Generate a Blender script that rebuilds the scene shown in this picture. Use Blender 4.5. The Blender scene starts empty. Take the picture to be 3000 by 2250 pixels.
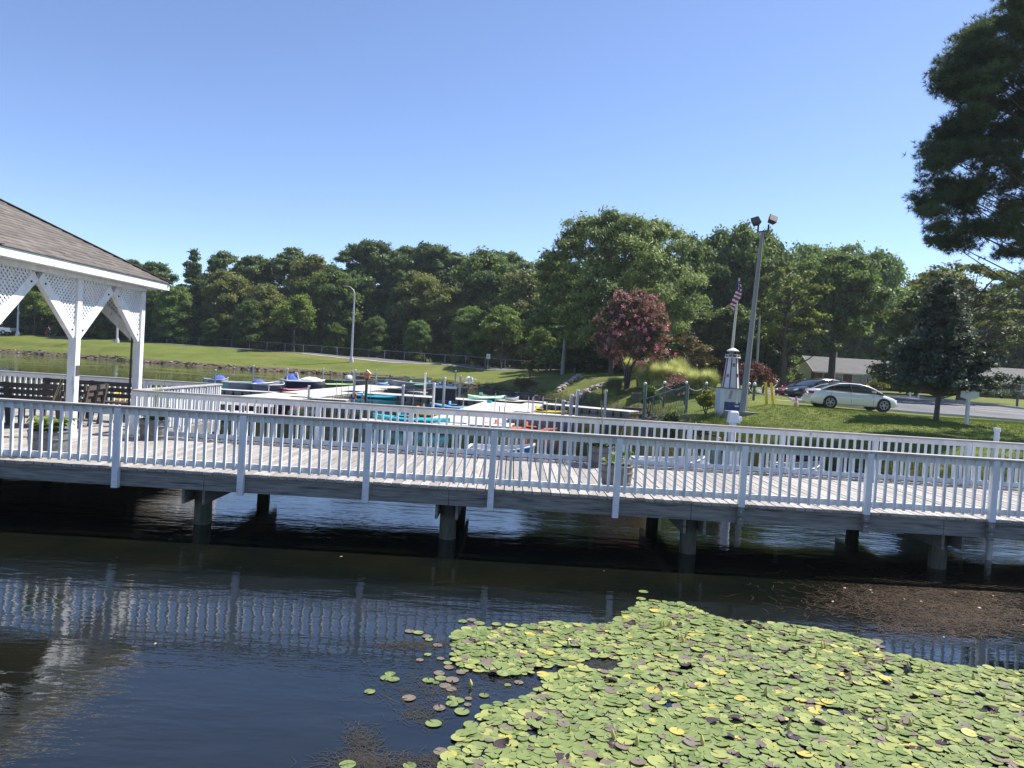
import bpy, bmesh, math, random
import numpy as np
from mathutils import Vector, Matrix

# ------------------------------------------------------------------ camera
F, HC, PITCH, ROLL = 2224.0, 2.74, math.radians(1.55), math.radians(3.46)
scene = bpy.context.scene
cam = bpy.data.cameras.new("camera"); camo = bpy.data.objects.new("camera", cam)
scene.collection.objects.link(camo); scene.camera = camo
cam.sensor_width = 36.0; cam.lens = F / 3000 * 36.0
cam.clip_start = 0.1; cam.clip_end = 3000
camo.matrix_world = (Matrix.Translation((0, 0, HC)) @ Matrix.Rotation(math.radians(90) - PITCH, 4, 'X')
                     @ Matrix.Rotation(ROLL, 4, 'Z'))
# ------------------------------------------------------------------ sky and sun
SUN_AZ, SUN_EL = math.radians(63), math.radians(52)      # azimuth clockwise from +Y
world = bpy.data.worlds.new("World"); scene.world = world; world.use_nodes = True
nt = world.node_tree; nt.nodes.clear()
sky = nt.nodes.new('ShaderNodeTexSky'); sky.sky_type = 'NISHITA'; sky.sun_disc = False
sky.sun_elevation = SUN_EL; sky.sun_rotation = SUN_AZ
sky.air_density = 1.0; sky.dust_density = 2.0; sky.ozone_density = 4.0; sky.altitude = 3000
bg = nt.nodes.new('ShaderNodeBackground'); bg.inputs[1].default_value = 0.122
wo = nt.nodes.new('ShaderNodeOutputWorld')
tint = nt.nodes.new('ShaderNodeMix'); tint.data_type = 'RGBA'; tint.blend_type = 'MULTIPLY'; tint.inputs[0].default_value = 1; tint.inputs[7].default_value = (1.06, .985, .99, 1)
nt.links.new(sky.outputs[0], tint.inputs[6]); nt.links.new(tint.outputs[2], bg.inputs[0]); nt.links.new(bg.outputs[0], wo.inputs[0])
sun = bpy.data.lights.new("sun", 'SUN'); sun.energy = 4.6; sun.angle = math.radians(0.5); sun.color = (1.0, 0.95, 0.88)
suno = bpy.data.objects.new("sun", sun); scene.collection.objects.link(suno)
sd = Vector((math.cos(SUN_EL) * math.sin(SUN_AZ), math.cos(SUN_EL) * math.cos(SUN_AZ), math.sin(SUN_EL)))
suno.rotation_euler = (-sd).to_track_quat('-Z', 'Y').to_euler()
vs = scene.view_settings
vs.view_transform = 'Standard'; vs.look = 'None'; vs.gamma = 1.0; vs.use_curve_mapping = False; vs.exposure = 0.90
cy = scene.cycles
cy.max_bounces = 7; cy.diffuse_bounces = 5; cy.glossy_bounces = 3; cy.transmission_bounces = 3; cy.transparent_max_bounces = 4
HAZE = .00024; cy.volume_bounces = 0
cy.caustics_reflective = False; cy.caustics_refractive = False; cy.use_denoising = True

# ------------------------------------------------------------------ picture measurements -> places in the world
def ray(x, y):
    u, v = x - 1500.0, y - 1125.0
    a = u * math.cos(ROLL) + v * math.sin(ROLL); b = -u * math.sin(ROLL) + v * math.cos(ROLL)
    return Vector((a, F * math.cos(PITCH) - b * math.sin(PITCH), -F * math.sin(PITCH) - b * math.cos(PITCH)))
def P(x, y, D):
    r = ray(x, y); return Vector((0, 0, HC)) + r * (D / r.y)
def G(x, y, z=0.0):
    r = ray(x, y); return Vector((0, 0, HC)) + r * ((z - HC) / r.z)
def proj(p):
    d = Vector(p) - Vector((0, 0, HC))
    yy = d.y * math.cos(PITCH) - d.z * math.sin(PITCH); b = -(d.y * math.sin(PITCH) + d.z * math.cos(PITCH))
    a = d.x / yy * F; b = b / yy * F
    return 1500 + a * math.cos(ROLL) - b * math.sin(ROLL), 1125 + a * math.sin(ROLL) + b * math.cos(ROLL)

# ------------------------------------------------------------------ object helpers
COL = scene.collection
def tag(o, label=None, cat=None, group=None, kind=None):
    if label: o['label'] = label
    if cat: o['category'] = cat
    if group: o['group'] = group
    if kind: o['kind'] = kind
    return o
def thing(name, loc, label, cat, group=None, rz=0.0):
    o = bpy.data.objects.new(name, None); COL.objects.link(o); o.empty_display_size = .1
    o.location = loc; o.rotation_euler = (0, 0, rz)
    return tag(o, label, cat, group)
def kids(o): return [c for c in bpy.data.objects if c.parent == o]
CH = {}
def copy_tree(o, loc=None, rz=None, label=None, parent=None, scale=None):
    c = o.copy(); COL.objects.link(c); c.parent = parent
    CH[c.name] = []
    if parent: CH.setdefault(parent.name, []).append(c)
    if loc is not None: c.location = loc
    if rz is not None: c.rotation_euler = (0, 0, rz)
    if scale is not None: c.scale = scale if hasattr(scale, '__len__') else (scale,) * 3
    if label: c['label'] = label
    for ch in list(CH.get(o.name, [])): copy_tree(ch, parent=c)
    return c
class MB:
    def __init__(s): s.v = []; s.f = []; s.sm = []
    def add(s, v, f, smooth=False):
        n = len(s.v); s.v += [tuple(p) for p in v]; s.f += [tuple(i + n for i in q) for q in f]; s.sm += [smooth] * len(f); return s
    def box(s, x0, x1, y0, y1, z0, z1):
        v = [(x, y, z) for z in (z0, z1) for y in (y0, y1) for x in (x0, x1)]
        return s.add(v, [(0, 2, 3, 1), (4, 5, 7, 6), (0, 1, 5, 4), (2, 6, 7, 3), (0, 4, 6, 2), (1, 3, 7, 5)])
    def bar(s, a, b, w, h, up=(0, 0, 1), off=0):
        a = Vector(a); b = Vector(b); d = (b - a).normalized(); u = Vector(up)
        if abs(d.dot(u)) > .98: u = Vector((0, 1, 0))
        r = d.cross(u).normalized(); u = r.cross(d).normalized()
        v = []
        for p in (a, b):
            for i, j in ((-1, -1), (1, -1), (1, 1), (-1, 1)): v.append(p + r * (i * w / 2) + u * (j * h / 2))
        return s.add(v, [(0, 1, 2, 3), (7, 6, 5, 4), (0, 4, 5, 1), (1, 5, 6, 2), (2, 6, 7, 3), (3, 7, 4, 0)])
    def tube(s, pts, rad, n=8, caps=True):
        pts = [Vector(p) for p in pts]; m = len(pts)
        if not hasattr(rad, '__len__'): rad = [rad] * m
        v = []
        for i, p in enumerate(pts):
            d = (pts[min(i + 1, m - 1)] - pts[max(i - 1, 0)]).normalized()
            u = Vector((0, 0, 1)) if abs(d.z) < .9 else Vector((0, 1, 0))
            r = d.cross(u).normalized(); u = r.cross(d)
            for k in range(n):
                t = 2 * math.pi * k / n; v.append(p + r * (rad[i] * math.cos(t)) + u * (rad[i] * math.sin(t)))
        f = [(i * n + k, (i + 1) * n + k, (i + 1) * n + (k + 1) % n, i * n + (k + 1) % n) for i in range(m - 1) for k in range(n)]
        s.add(v, f, True)
        if caps:
            s.add(v[:n], [tuple(range(n))]); s.add(v[-n:], [tuple(range(n - 1, -1, -1))])
        return s
    def lathe(s, prof, n=16, c=(0, 0, 0), smooth=True):
        v = [(c[0] + r * math.cos(2 * math.pi * k / n), c[1] + r * math.sin(2 * math.pi * k / n), c[2] + z) for r, z in prof for k in range(n)]
        f = [(i * n + k, i * n + (k + 1) % n, (i + 1) * n + (k + 1) % n, (i + 1) * n + k) for i in range(len(prof) - 1) for k in range(n)]
        s.add(v, f, smooth); s.add(v[-n:], [tuple(range(n))]); s.add(v[:n], [tuple(range(n - 1, -1, -1))]); return s
    def loft(s, secs, closed=True, smooth=True, cap=True):
        n = len(secs[0]); v = [p for q in secs for p in q]; kk = n if closed else n - 1
        f = [(i * n + k, i * n + (k + 1) % n, (i + 1) * n + (k + 1) % n, (i + 1) * n + k) for i in range(len(secs) - 1) for k in range(kk)]
        s.add(v, f, smooth)
        if cap: s.add(secs[0], [tuple(range(n - 1, -1, -1))]); s.add(secs[-1], [tuple(range(n))])
        return s
    def ico(s, c, r, sub=1, sc=(1, 1, 1), jit=0, rnd=None):
        bm = bmesh.new(); bmesh.ops.create_icosphere(bm, subdivisions=sub, radius=r)
        v = []
        for q in bm.verts:
            k = 1 + (rnd.uniform(-jit, jit) if rnd else 0); v.append((c[0] + q.co.x * sc[0] * k, c[1] + q.co.y * sc[1] * k, c[2] + q.co.z * sc[2] * k))
        s.add(v, [tuple(w.index for w in q.verts) for q in bm.faces], True); bm.free(); return s
    def build(s, name, mat, parent=None, bevel=0, **kw):
        me = bpy.data.meshes.new(name); me.from_pydata(s.v, [], s.f); me.update()
        me.polygons.foreach_set('use_smooth', s.sm)
        o = bpy.data.objects.new(name, me); COL.objects.link(o)
        for m in (mat if isinstance(mat, (list, tuple)) else [mat]): me.materials.append(m)
        if parent is not None: o.parent = parent; CH.setdefault(parent.name, []).append(o)
        if bevel:
            b = o.modifiers.new('bevel', 'BEVEL'); b.width = bevel; b.segments = 2; b.limit_method = 'ANGLE'
        if kw: tag(o, **kw)
        return o
def npmesh(name, verts, nper, mat, parent=None, smooth=False):
    """verts (k*nper,3): k separate polygons of nper corners"""
    me = bpy.data.meshes.new(name); nv = len(verts); k = nv // nper
    me.vertices.add(nv); me.vertices.foreach_set('co', verts.astype(np.float32).ravel())
    me.loops.add(nv); me.loops.foreach_set('vertex_index', np.arange(nv, dtype=np.int32))
    me.polygons.add(k); me.polygons.foreach_set('loop_start', (np.arange(k) * nper).astype(np.int32))
    me.polygons.foreach_set('loop_total', np.full(k, nper, dtype=np.int32))
    me.update(calc_edges=True); me.materials.append(mat)
    o = bpy.data.objects.new(name, me); COL.objects.link(o)
    if parent is not None: o.parent = parent; CH.setdefault(parent.name, []).append(o)
    return o

# ------------------------------------------------------------------ materials
def M(name, c1, c2=None, scale=4.0, stretch=(1, 1, 1), rough=.6, bump=0, bscale=None, spec=.5, metal=0, island=0, coat=0, c3=None, s3=1.0, t3=.6, detail=4, ior=None, world=False):
    m = bpy.data.materials.new(name); m.use_nodes = True; t = m.node_tree; N = t.nodes; L = t.links
    b = N['Principled BSDF']; b.inputs['Roughness'].default_value = rough; b.inputs['Metallic'].default_value = metal
    b.inputs['Specular IOR Level'].default_value = spec; b.inputs['Coat Weight'].default_value = coat
    if ior: b.inputs['IOR'].default_value = ior
    col = None
    tc = N.new('ShaderNodeTexCoord'); mp = N.new('ShaderNodeMapping'); mp.inputs['Scale'].default_value = stretch
    if world:
        g = N.new('ShaderNodeNewGeometry'); L.new(g.outputs['Position'], mp.inputs[0])
    else: L.new(tc.outputs['Object'], mp.inputs[0])
    def noise(sc, d=detail):
        n = N.new('ShaderNodeTexNoise'); n.inputs['Scale'].default_value = sc; n.inputs['Detail'].default_value = d
        n.inputs['Roughness'].default_value = .6; L.new(mp.outputs[0], n.inputs[0]); return n
    def mix(fac, a, bb):
        x = N.new('ShaderNodeMix'); x.data_type = 'RGBA'
        if fac is not None: L.new(fac, x.inputs[0])
        for s, q in ((6, a), (7, bb)):
            if isinstance(q, (tuple, list)): x.inputs[s].default_value = (*q, 1)
            else: L.new(q, x.inputs[s])
        return x.outputs[2]
    def ramp(o, lo, hi):
        r = N.new('ShaderNodeMapRange'); r.inputs[1].default_value = lo; r.inputs[2].default_value = hi; L.new(o, r.inputs[0]); return r.outputs[0]
    if c2:
        n = noise(scale); col = mix(ramp(n.outputs[0], .3, .7), c1, c2)
    if c3:
        n3 = noise(s3, 3); col = mix(ramp(n3.outputs[0], t3, t3 + .12), col if col is not None else c1, c3)
    if island:
        g = N.new('ShaderNodeNewGeometry'); h = N.new('ShaderNodeHueSaturation')
        r = N.new('ShaderNodeMapRange'); r.inputs[3].default_value = 1 - island; r.inputs[4].default_value = 1 + island
        L.new(g.outputs['Random Per Island'], r.inputs[0]); L.new(r.outputs[0], h.inputs['Value'])
        if col is None: h.inputs['Color'].default_value = (*c1, 1)
        else: L.new(col, h.inputs['Color'])
        col = h.outputs[0]
    if col is None: b.inputs['Base Color'].default_value = (*c1, 1)
    else: L.new(col, b.inputs['Base Color'])
    if bump:
        n = noise(bscale or scale * 2, 5); bp = N.new('ShaderNodeBump'); bp.inputs['Strength'].default_value = 1; bp.inputs['Distance'].default_value = bump
        L.new(n.outputs[0], bp.inputs['Height']); L.new(bp.outputs[0], b.inputs['Normal'])
    return m
def leafmat(name, c1, c2, trans=.5, nscale=.35, c3=None):
    m = bpy.data.materials.new(name); m.use_nodes = True; t = m.node_tree; N = t.nodes; L = t.links
    b = N['Principled BSDF']; b.inputs['Roughness'].default_value = .55; b.inputs['Specular IOR Level'].default_value = .3
    g = N.new('ShaderNodeNewGeometry'); tc = N.new('ShaderNodeTexCoord')
    n = N.new('ShaderNodeTexNoise'); n.inputs['Scale'].default_value = nscale; n.inputs['Detail'].default_value = 2; L.new(tc.outputs['Object'], n.inputs[0])
    ad = N.new('ShaderNodeMath'); ad.operation = 'MULTIPLY_ADD'; L.new(g.outputs['Random Per Island'], ad.inputs[0]); ad.inputs[1].default_value = .6
    sb = N.new('ShaderNodeMath'); sb.operation = 'MULTIPLY_ADD'; sb.inputs[1].default_value = 1.8; sb.inputs[2].default_value = -.72; L.new(n.outputs[0], sb.inputs[0])
    L.new(sb.outputs[0], ad.inputs[2])
    r = N.new('ShaderNodeValToRGB'); r.color_ramp.elements[0].color = (*c1, 1); r.color_ramp.elements[1].color = (*c2, 1)
    if c3: e = r.color_ramp.elements.new(.93); e.color = (*c2, 1); r.color_ramp.elements[-1].color = (*c3, 1)
    L.new(ad.outputs[0], r.inputs[0]); L.new(r.outputs[0], b.inputs['Base Color'])
    if trans:
        tr = N.new('ShaderNodeBsdfTranslucent'); mx = N.new('ShaderNodeMixShader'); mx.inputs[0].default_value = trans
        L.new(r.outputs[0], tr.inputs[0]); L.new(b.outputs[0], mx.inputs[1]); L.new(tr.outputs[0], mx.inputs[2])
        L.new(mx.outputs[0], N['Material Output'].inputs[0])
    return m
W_PAINT = M('white_paint', (.60, .62, .64), (.80, .81, .81), 6, (1, 1, .35), .55, .0015, 40, c3=(.34, .34, .31), s3=9, t3=.64, world=True)
W_CAP = M('cap_wood', (.30, .27, .25), (.50, .48, .46), 2.5, (1, 8, 8), .7, .002, 12, c3=(.24, .21, .18), s3=3, t3=.58)
DECK = M('deck_wood', (.25, .225, .20), (.42, .39, .355), 5, (8, .8, 8), .75, .003, 14, island=.22, c3=(.17, .14, .115), s3=1.2, t3=.62)
BEAM = M('beam_wood', (.13, .125, .11), (.31, .29, .26), 3.2, (.9, 14, 14), .8, .003, 12, c3=(.08, .08, .08), s3=1.3, t3=.56)
PLANKEND = M('plank_end_wood', (.14, .13, .12), (.30, .28, .26), 9, rough=.85, island=.2)
PILE = M('pile_wood', (.085, .08, .05), (.15, .135, .10), 5, (4, 4, .7), .85, .004, 12, c3=(.05, .075, .035), s3=2, t3=.5)
DARKWOOD = M('brown_bench_wood', (.055, .042, .034), (.10, .08, .07), 6, (1, 8, 8), .7, island=.15)
STEEL = M('galvanised_steel', (.42, .43, .44), (.52, .52, .53), 8, rough=.45, metal=.6)
BLACK = M('black_plastic', (.02, .02, .022), rough=.5)
PVC = M('white_pvc', (.86, .86, .85), (.78, .78, .76), 3, rough=.4)
# ------------------------------------------------------------------ terrain
g2 = lambda x, y, z=0.0: (G(x, y, z).x, G(x, y, z).y)
shore = [(-170, 128), (-120, 118)] + [g2(*q) for q in [(0, 1031), (246, 1048), (500, 1068), (751, 1085), (930, 1094), (1077, 1106), (1254, 1121), (1400, 1138), (1492, 1153), (1580, 1166),
        (1679, 1182), (1760, 1196), (1858, 1209), (1920, 1230), (2000, 1246), (2075, 1268), (2250, 1312), (2420, 1362), (2600, 1396), (2800, 1424)]] + \
        [(15.5, 19.5), (19.5, 15), (20.5, 8), (19, 0), (8, -3.5), (-40, -4), (-170, -4)]
SH = np.array(shore)
def sdist(X, Y):
    """distance to the shoreline, positive on land"""
    p = np.stack([X.ravel(), Y.ravel()], 1); best = np.full(len(p), 1e9); ins = np.zeros(len(p), bool)
    for a, b in zip(SH, np.roll(SH, -1, 0)):
        d = b - a; t = np.clip(((p - a) @ d) / (d @ d), 0, 1); q = p - (a + t[:, None] * d); best = np.minimum(best, (q ** 2).sum(1))
        c = ((a[1] > p[:, 1]) != (b[1] > p[:, 1])) & (p[:, 0] < (b[0] - a[0]) * (p[:, 1] - a[1]) / (b[1] - a[1] + 1e-12) + a[0]); ins ^= c
    return (np.sqrt(best) * np.where(ins, -1, 1)).reshape(X.shape)
pc = [(-75, 113, 1.7), (-45, 106, 1.7), (-20, 103, 1.6), (-5, 97, 1.5), (-100, 125, 2.6), (-75, 121, 2.68), (-62, 118, 2.68), (-45, 114, 2.6), (-30, 110, 2.5), (-20, 106, 2.35), (-8, 102, 2.25), (3, 96, 2.15),
      (-75, 108.5, .8), (-45, 100.5, .8), (-25, 99, .7), (-120, 150, 2.3), (-60, 145, 2.2), (-20, 140, 2.1), (20, 130, 2.1), (60, 130, 2.2), (110, 120, 2.3), (160, 90, 2.2), (-170, 150, 2.4),
      (-45, 118, 2.5), (-30, 114, 2.36), (-20, 110.5, 2.2), (-8, 106.5, 2.1), (3, 101, 2.0), (-62, 122.5, 2.64), (-76, 125, 2.66), (-30, 120, 2.3), (-8, 113, 2.05),
      (0, 200, 2.4), (-150, 260, 2.6), (150, 260, 2.6),
      (15, 42, 1.27), (22, 42, 1.2), (30, 42, 1.2), (15, 54, 1.36), (25, 54, 1.36), (20, 60, 1.44), (30, 60, 1.5), (40, 50, 1.45), (30, 75, 1.95), (45, 62, 1.85), (24, 75, 1.95), (38, 100, 2.12), (58, 100, 2.12), (70, 80, 2.1), (80, 60, 2.0),
      (12, 39, 1.36), (16, 38, 1.38), (20, 36, 1.3), (24, 37, 1.32), (14, 33, 1.1), (18, 29, .95), (22, 26, .95), (30, 28, 1.2), (24, 20, 1.0), (30, 10, 1.1), (45, 30, 1.3),
      (0, -8, 1.1), (-40, -10, 1.1), (30, -8, 1.2), (60, 0, 1.4)]
for x, y, D in [(2012, 1173, 43), (1890, 1164, 46), (1637, 1120, 63), (1701, 1100, 72), (1659, 1134, 58), (1733, 1110, 60), (1850, 1115, 57), (2098, 1176, 39.5), (2050, 1200, 36), (1960, 1205, 38), (1700, 1093, 82),
                (1614, 1085, 92), (1500, 1140, 66), (1400, 1120, 82), (1980, 1120, 56), (2160, 1140, 52), (1960, 1165, 44)]:
    p = P(x, y, D); pc.append((p.x, p.y, max(p.z, .35)))
pc = np.array(pc)
def _U(r2): return r2 * np.log(r2 + 1e-6)
_n = len(pc); _A = np.zeros((_n + 3, _n + 3)); _s = .02
_xy = pc[:, :2] * _s
_A[:_n, :_n] = _U(((_xy[:, None] - _xy[None]) ** 2).sum(2)) + np.eye(_n) * .004
_A[:_n, _n] = 1; _A[:_n, _n + 1:] = _xy; _A[_n, :_n] = 1; _A[_n + 1:, :_n] = _xy.T
_w = np.linalg.solve(_A, np.r_[pc[:, 2], 0, 0, 0])
def tps(X, Y):
    p = np.stack([np.clip(X, -170, 160).ravel(), np.clip(Y, -12, 260).ravel()], 1) * _s
    out = np.zeros(len(p))
    for i in range(0, len(p), 20000):
        q = p[i:i + 20000]; out[i:i + 20000] = _U(((q[:, None] - _xy[None]) ** 2).sum(2)) @ _w[:_n] + _w[_n] + q @ _w[_n + 1:]
    return out.reshape(X.shape)
def vnoise(X, Y, s, seed=0):
    r = np.random.RandomState(seed); T = r.rand(256, 256); x = X / s + 1000; y = Y / s + 1000
    i = np.floor(x).astype(int); j = np.floor(y).astype(int); a = x - i; b = y - j; a = a * a * (3 - 2 * a); b = b * b * (3 - 2 * b)
    t = lambda u, v: T[u % 256, v % 256]
    return (t(i, j) * (1 - a) * (1 - b) + t(i + 1, j) * a * (1 - b) + t(i, j + 1) * (1 - a) * b + t(i + 1, j + 1) * a * b) * 2 - 1
def height(X, Y):
    X = np.asarray(X, float); Y = np.asarray(Y, float)
    d = sdist(X, Y); far = np.clip((Y - 40) / 40, 0, 1)
    d = d + vnoise(X, Y, 3.1, 1) * (.35 + .55 * far) + vnoise(X, Y, 1.1, 2) * (.15 + .3 * far)
    base = np.clip(tps(X, Y), .3, 3.2)
    rise = np.clip(d / (1.1 + .5 * far), 0, 1) ** .55
    edge = .16 + .30 * far
    t = np.clip(d / 5.0, 0, 1)
    h = np.where(d > 0, rise * (edge + (base - edge) * np.maximum(t, 0)), np.maximum(-1.3, d * .45 - .02))
    flat = np.clip((d - 2) / 4, 0, 1)
    return h + (vnoise(X, Y, 2.3, 3) * .03 + vnoise(X, Y, .7, 4) * .015) * np.clip(d, 0, 1) * (1 - np.clip((Y - 39.5) / 2, 0, 1) * np.clip((X - 9) / 3, 0, 1))
def hz(x, y): return float(height(np.array([x]), np.array([y]))[0])
def axis(segs):
    a = []
    for s, e, st in segs: a += list(np.arange(s, e, st))
    return np.array(a + [segs[-1][1]])
gx = axis([(-300, -170, 20), (-170, -95, 3), (-95, 60, .55), (60, 160, 3), (160, 300, 20)])
gy = axis([(-60, -40, 10), (-40, -6, 4), (-6, 14, 1), (14, 70, .5), (70, 125, .55), (125, 170, 3), (170, 350, 12)])
GX, GY = np.meshgrid(gx, gy); GZ = height(GX, GY)
nx, ny = len(gx), len(gy); V = np.stack([GX.ravel(), GY.ravel(), GZ.ravel()], 1)
ii, jj = np.meshgrid(np.arange(nx - 1), np.arange(ny - 1)); q = (jj * nx + ii).ravel()
me = bpy.data.meshes.new('ground'); me.vertices.add(len(V)); me.vertices.foreach_set('co', V.astype(np.float32).ravel())
lf = np.stack([q, q + 1, q + nx + 1, q + nx], 1).astype(np.int32)
me.loops.add(lf.size); me.loops.foreach_set('vertex_index', lf.ravel()); me.polygons.add(len(q))
me.polygons.foreach_set('loop_start', (np.arange(len(q)) * 4).astype(np.int32)); me.polygons.foreach_set('loop_total', np.full(len(q), 4, np.int32))
me.polygons.foreach_set('use_smooth', np.ones(len(q), bool)); me.update(calc_edges=True)
ground = bpy.data.objects.new('ground', me); COL.objects.link(ground); tag(ground, 'mown grass banks and lawn around the pond', kind='structure')
gm = bpy.data.materials.new('grass_and_dirt'); gm.use_nodes = True; t = gm.node_tree; N = t.nodes; L = t.links; b = N['Principled BSDF']; b.inputs['Roughness'].default_value = .9; b.inputs['Specular IOR Level'].default_value = .1
geo = N.new('ShaderNodeNewGeometry'); sep = N.new('ShaderNodeSeparateXYZ'); L.new(geo.outputs['Position'], sep.inputs[0])
def _noise(sc, det=5, rough=.6, st=(1, 1, 1)):
    mp = N.new('ShaderNodeMapping'); mp.inputs['Scale'].default_value = st; L.new(geo.outputs['Position'], mp.inputs[0])
    n = N.new('ShaderNodeTexNoise'); n.inputs['Scale'].default_value = sc; n.inputs['Detail'].default_value = det; n.inputs['Roughness'].default_value = rough; L.new(mp.outputs[0], n.inputs[0]); return n.outputs[0]
def _mr(o, a, bb):
    r = N.new('ShaderNodeMapRange'); r.inputs[1].default_value = a; r.inputs[2].default_value = bb; L.new(o, r.inputs[0]); return r.outputs[0]
def _mx(f, a, c):
    x = N.new('ShaderNodeMix'); x.data_type = 'RGBA'; L.new(f, x.inputs[0])
    for s_, q_ in ((6, a), (7, c)):
        if isinstance(q_, tuple): x.inputs[s_].default_value = (*q_, 1)
        else: L.new(q_, x.inputs[s_])
    return x.outputs[2]
c = _mx(_mr(_noise(.35), .35, .65), (.13, .165, .035), (.19, .215, .05))
c = _mx(_mr(_noise(.16, 5, .75, (.6, 1.6, 1)), .47, .68), c, (.27, .235, .085))
c = _mx(_mr(_noise(9, 6, .8), .38, .72), c, (.055, .085, .018))
c = _mx(_mr(_noise(1.3, 6, .7), .62, .74), c, (.21, .19, .08))
ad = N.new('ShaderNodeMath'); ad.operation = 'MULTIPLY_ADD'; L.new(_noise(.9, 5, .7), ad.inputs[0]); ad.inputs[1].default_value = -.9; L.new(sep.outputs[2], ad.inputs[2])
c = _mx(_mr(ad.outputs[0], .02, -.12), c, _mx(_mr(_noise(4, 6), .4, .65), (.17, .135, .095), (.05, .04, .03)))
L.new(c, b.inputs['Base Color'])
bp = N.new('ShaderNodeBump'); bp.inputs['Distance'].default_value = .05; L.new(_noise(14, 6, .7), bp.inputs['Height']); L.new(bp.outputs[0], b.inputs['Normal'])
me.materials.append(gm)

# ------------------------------------------------------------------ pond water
wm = bpy.data.materials.new('pond_water'); wm.use_nodes = True; t = wm.node_tree; N = t.nodes; L = t.links; b = N['Principled BSDF']
b.inputs['Roughness'].default_value = .02; b.inputs['IOR'].default_value = 1.75
geo = N.new('ShaderNodeNewGeometry')
L.new(_mx(_mr(_noise(.5, 4), .4, .65), (.004, .006, .005), (.009, .009, .005)), b.inputs['Base Color'])
n1 = _noise(2.4, 2, .5, (.6, 1.5, 1)); n2 = _noise(10, 3, .5, (.6, 1.6, 1))
nm = _noise(.22, 2, .5)
sc = N.new('ShaderNodeMath'); sc.operation = 'MULTIPLY_ADD'; L.new(n2, sc.inputs[0]); sc.inputs[1].default_value = .32; L.new(n1, sc.inputs[2])
bp = N.new('ShaderNodeBump'); bp.inputs['Distance'].default_value = .0125; L.new(_mr(nm, .25, .7), bp.inputs['Strength'])
L.new(sc.outputs[0], bp.inputs['Height']); L.new(bp.outputs[0], b.inputs['Normal'])
wmb = MB().add([(-300, -59, 0), (120, -59, 0), (120, 170, 0), (-300, 170, 0)], [(0, 1, 2, 3)]).build('water', wm, label='dark still pond water with small ripples', kind='structure')

# ------------------------------------------------------------------ footbridge
DZ = .88; CAPU = DZ + .865
YF, YB = 11.05, 14.86
PF = P(1816, 1283, YF).x; PBX = P(2024, 1247, YB).x
XL, XR = -13.4, 20.2
br = thing('footbridge', (0, 0, 0), 'long weathered grey wooden footbridge with white painted railings across the pond', 'bridge')
rnd = random.Random(4)
GXL, GXR, GYB = -13.2, -7.33, 19.2          # platform behind the bridge under the pavilion
mb = MB(); x = XL
while x < XR:
    w = .138; z = DZ + rnd.uniform(-.004, .004); o = rnd.uniform(-.012, .012)
    ye = YB + .1 + rnd.uniform(-.01, .01)
    if GXL < x + w / 2 < GXR: ye = GYB + .1
    ys = YF + .012 + o
    mb.box(x, x + w - .015, ys, min(ye, YB + .1) if ye < 16 else 15.0, z - .038, z)
    if ye > 16: mb.box(x + .001, x + w - .013, 15.006, ye, z - .038, z)
    x += w
mb.build('decking', DECK, br)
mb = MB(); x = XL; joints = [XL] + [P(q, 1540, 11.1).x for q in (591, 1310, 2022, 2765)] + [P(2765, 1540, 11.1).x + 3.63, XR]
joints = sorted(joints)
for a_, b_ in zip(joints, joints[1:]): MB().box(a_ + .004, b_ - .004, YF + .052, YF + .10, DZ - .039 - .238, DZ - .039).build('side_beam', BEAM, br)
for a_, b_ in zip(joints, joints[1:]): MB().box(a_ + .004, b_ - .004, YB + .01, YB + .05, DZ - .039 - .238, DZ - .039).build('side_beam', BEAM, br)
for k in range(1, 6): mb.box(XL, XR, YF + .1 + k * .62, YF + .14 + k * .62, DZ - .27, DZ - .042)
mb.build('joists', BEAM, br)
MB().box(GXR - .04, GXR, YB + .1, GYB, DZ - .277, DZ - .039).build('side_beam', BEAM, br)
MB().box(GXL, GXR, GYB, GYB + .04, DZ - .277, DZ - .039).build('side_beam', BEAM, br)
for xp in [P(q, w_, 11.62).x for q, w_ in ((594, 1500), (1310, 1560), (2013, 1600), (2745, 1640))] + [12.9, -9.8]:
    for yp, r_ in ((11.62, .13), (14.5, .12)):
        m_ = MB(); m_.tube([(xp, yp, -1.25), (xp + .01, yp, -.2), (xp, yp, DZ - .28)], [r_ * 1.08, r_, r_ * .97], 14); m_.build('pile', PILE, br)
    for s_ in (-1, 1): MB().box(xp + s_ * .15 - .02, xp + s_ * .15 + .02, 11.24, 14.84, DZ - .279 - .235, DZ - .279).build('cross_beam', BEAM, br)
for xp, yp in ((-12.8, 18.9), (-10.2, 18.9), (-7.6, 18.9), (-7.6, 16.8), (-10.2, 16.8)): MB().tube([(xp, yp, -1.2), (xp, yp, DZ - .28)], .12, 12).build('pile', PILE, br)
def post(x, y, z0, raw=False, top=CAPU):
    m_ = MB(); m_.box(x - .045, x + .045, y - .045, y + .045, (DZ - .03 if raw else z0), top); o = m_.build('railing_post', W_PAINT, br, bevel=.004)
    if raw:
        r_ = MB().box(x - .042, x + .042, y - .042, y + .042, z0, DZ - .03).build('post_foot', BEAM, o)
    for zz in ((DZ - .1, DZ - .22) if z0 < DZ - .1 else ()): MB().lathe([(.016, -.045), (.016, -.06)], 8).build
    return o
BAL = []
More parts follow.
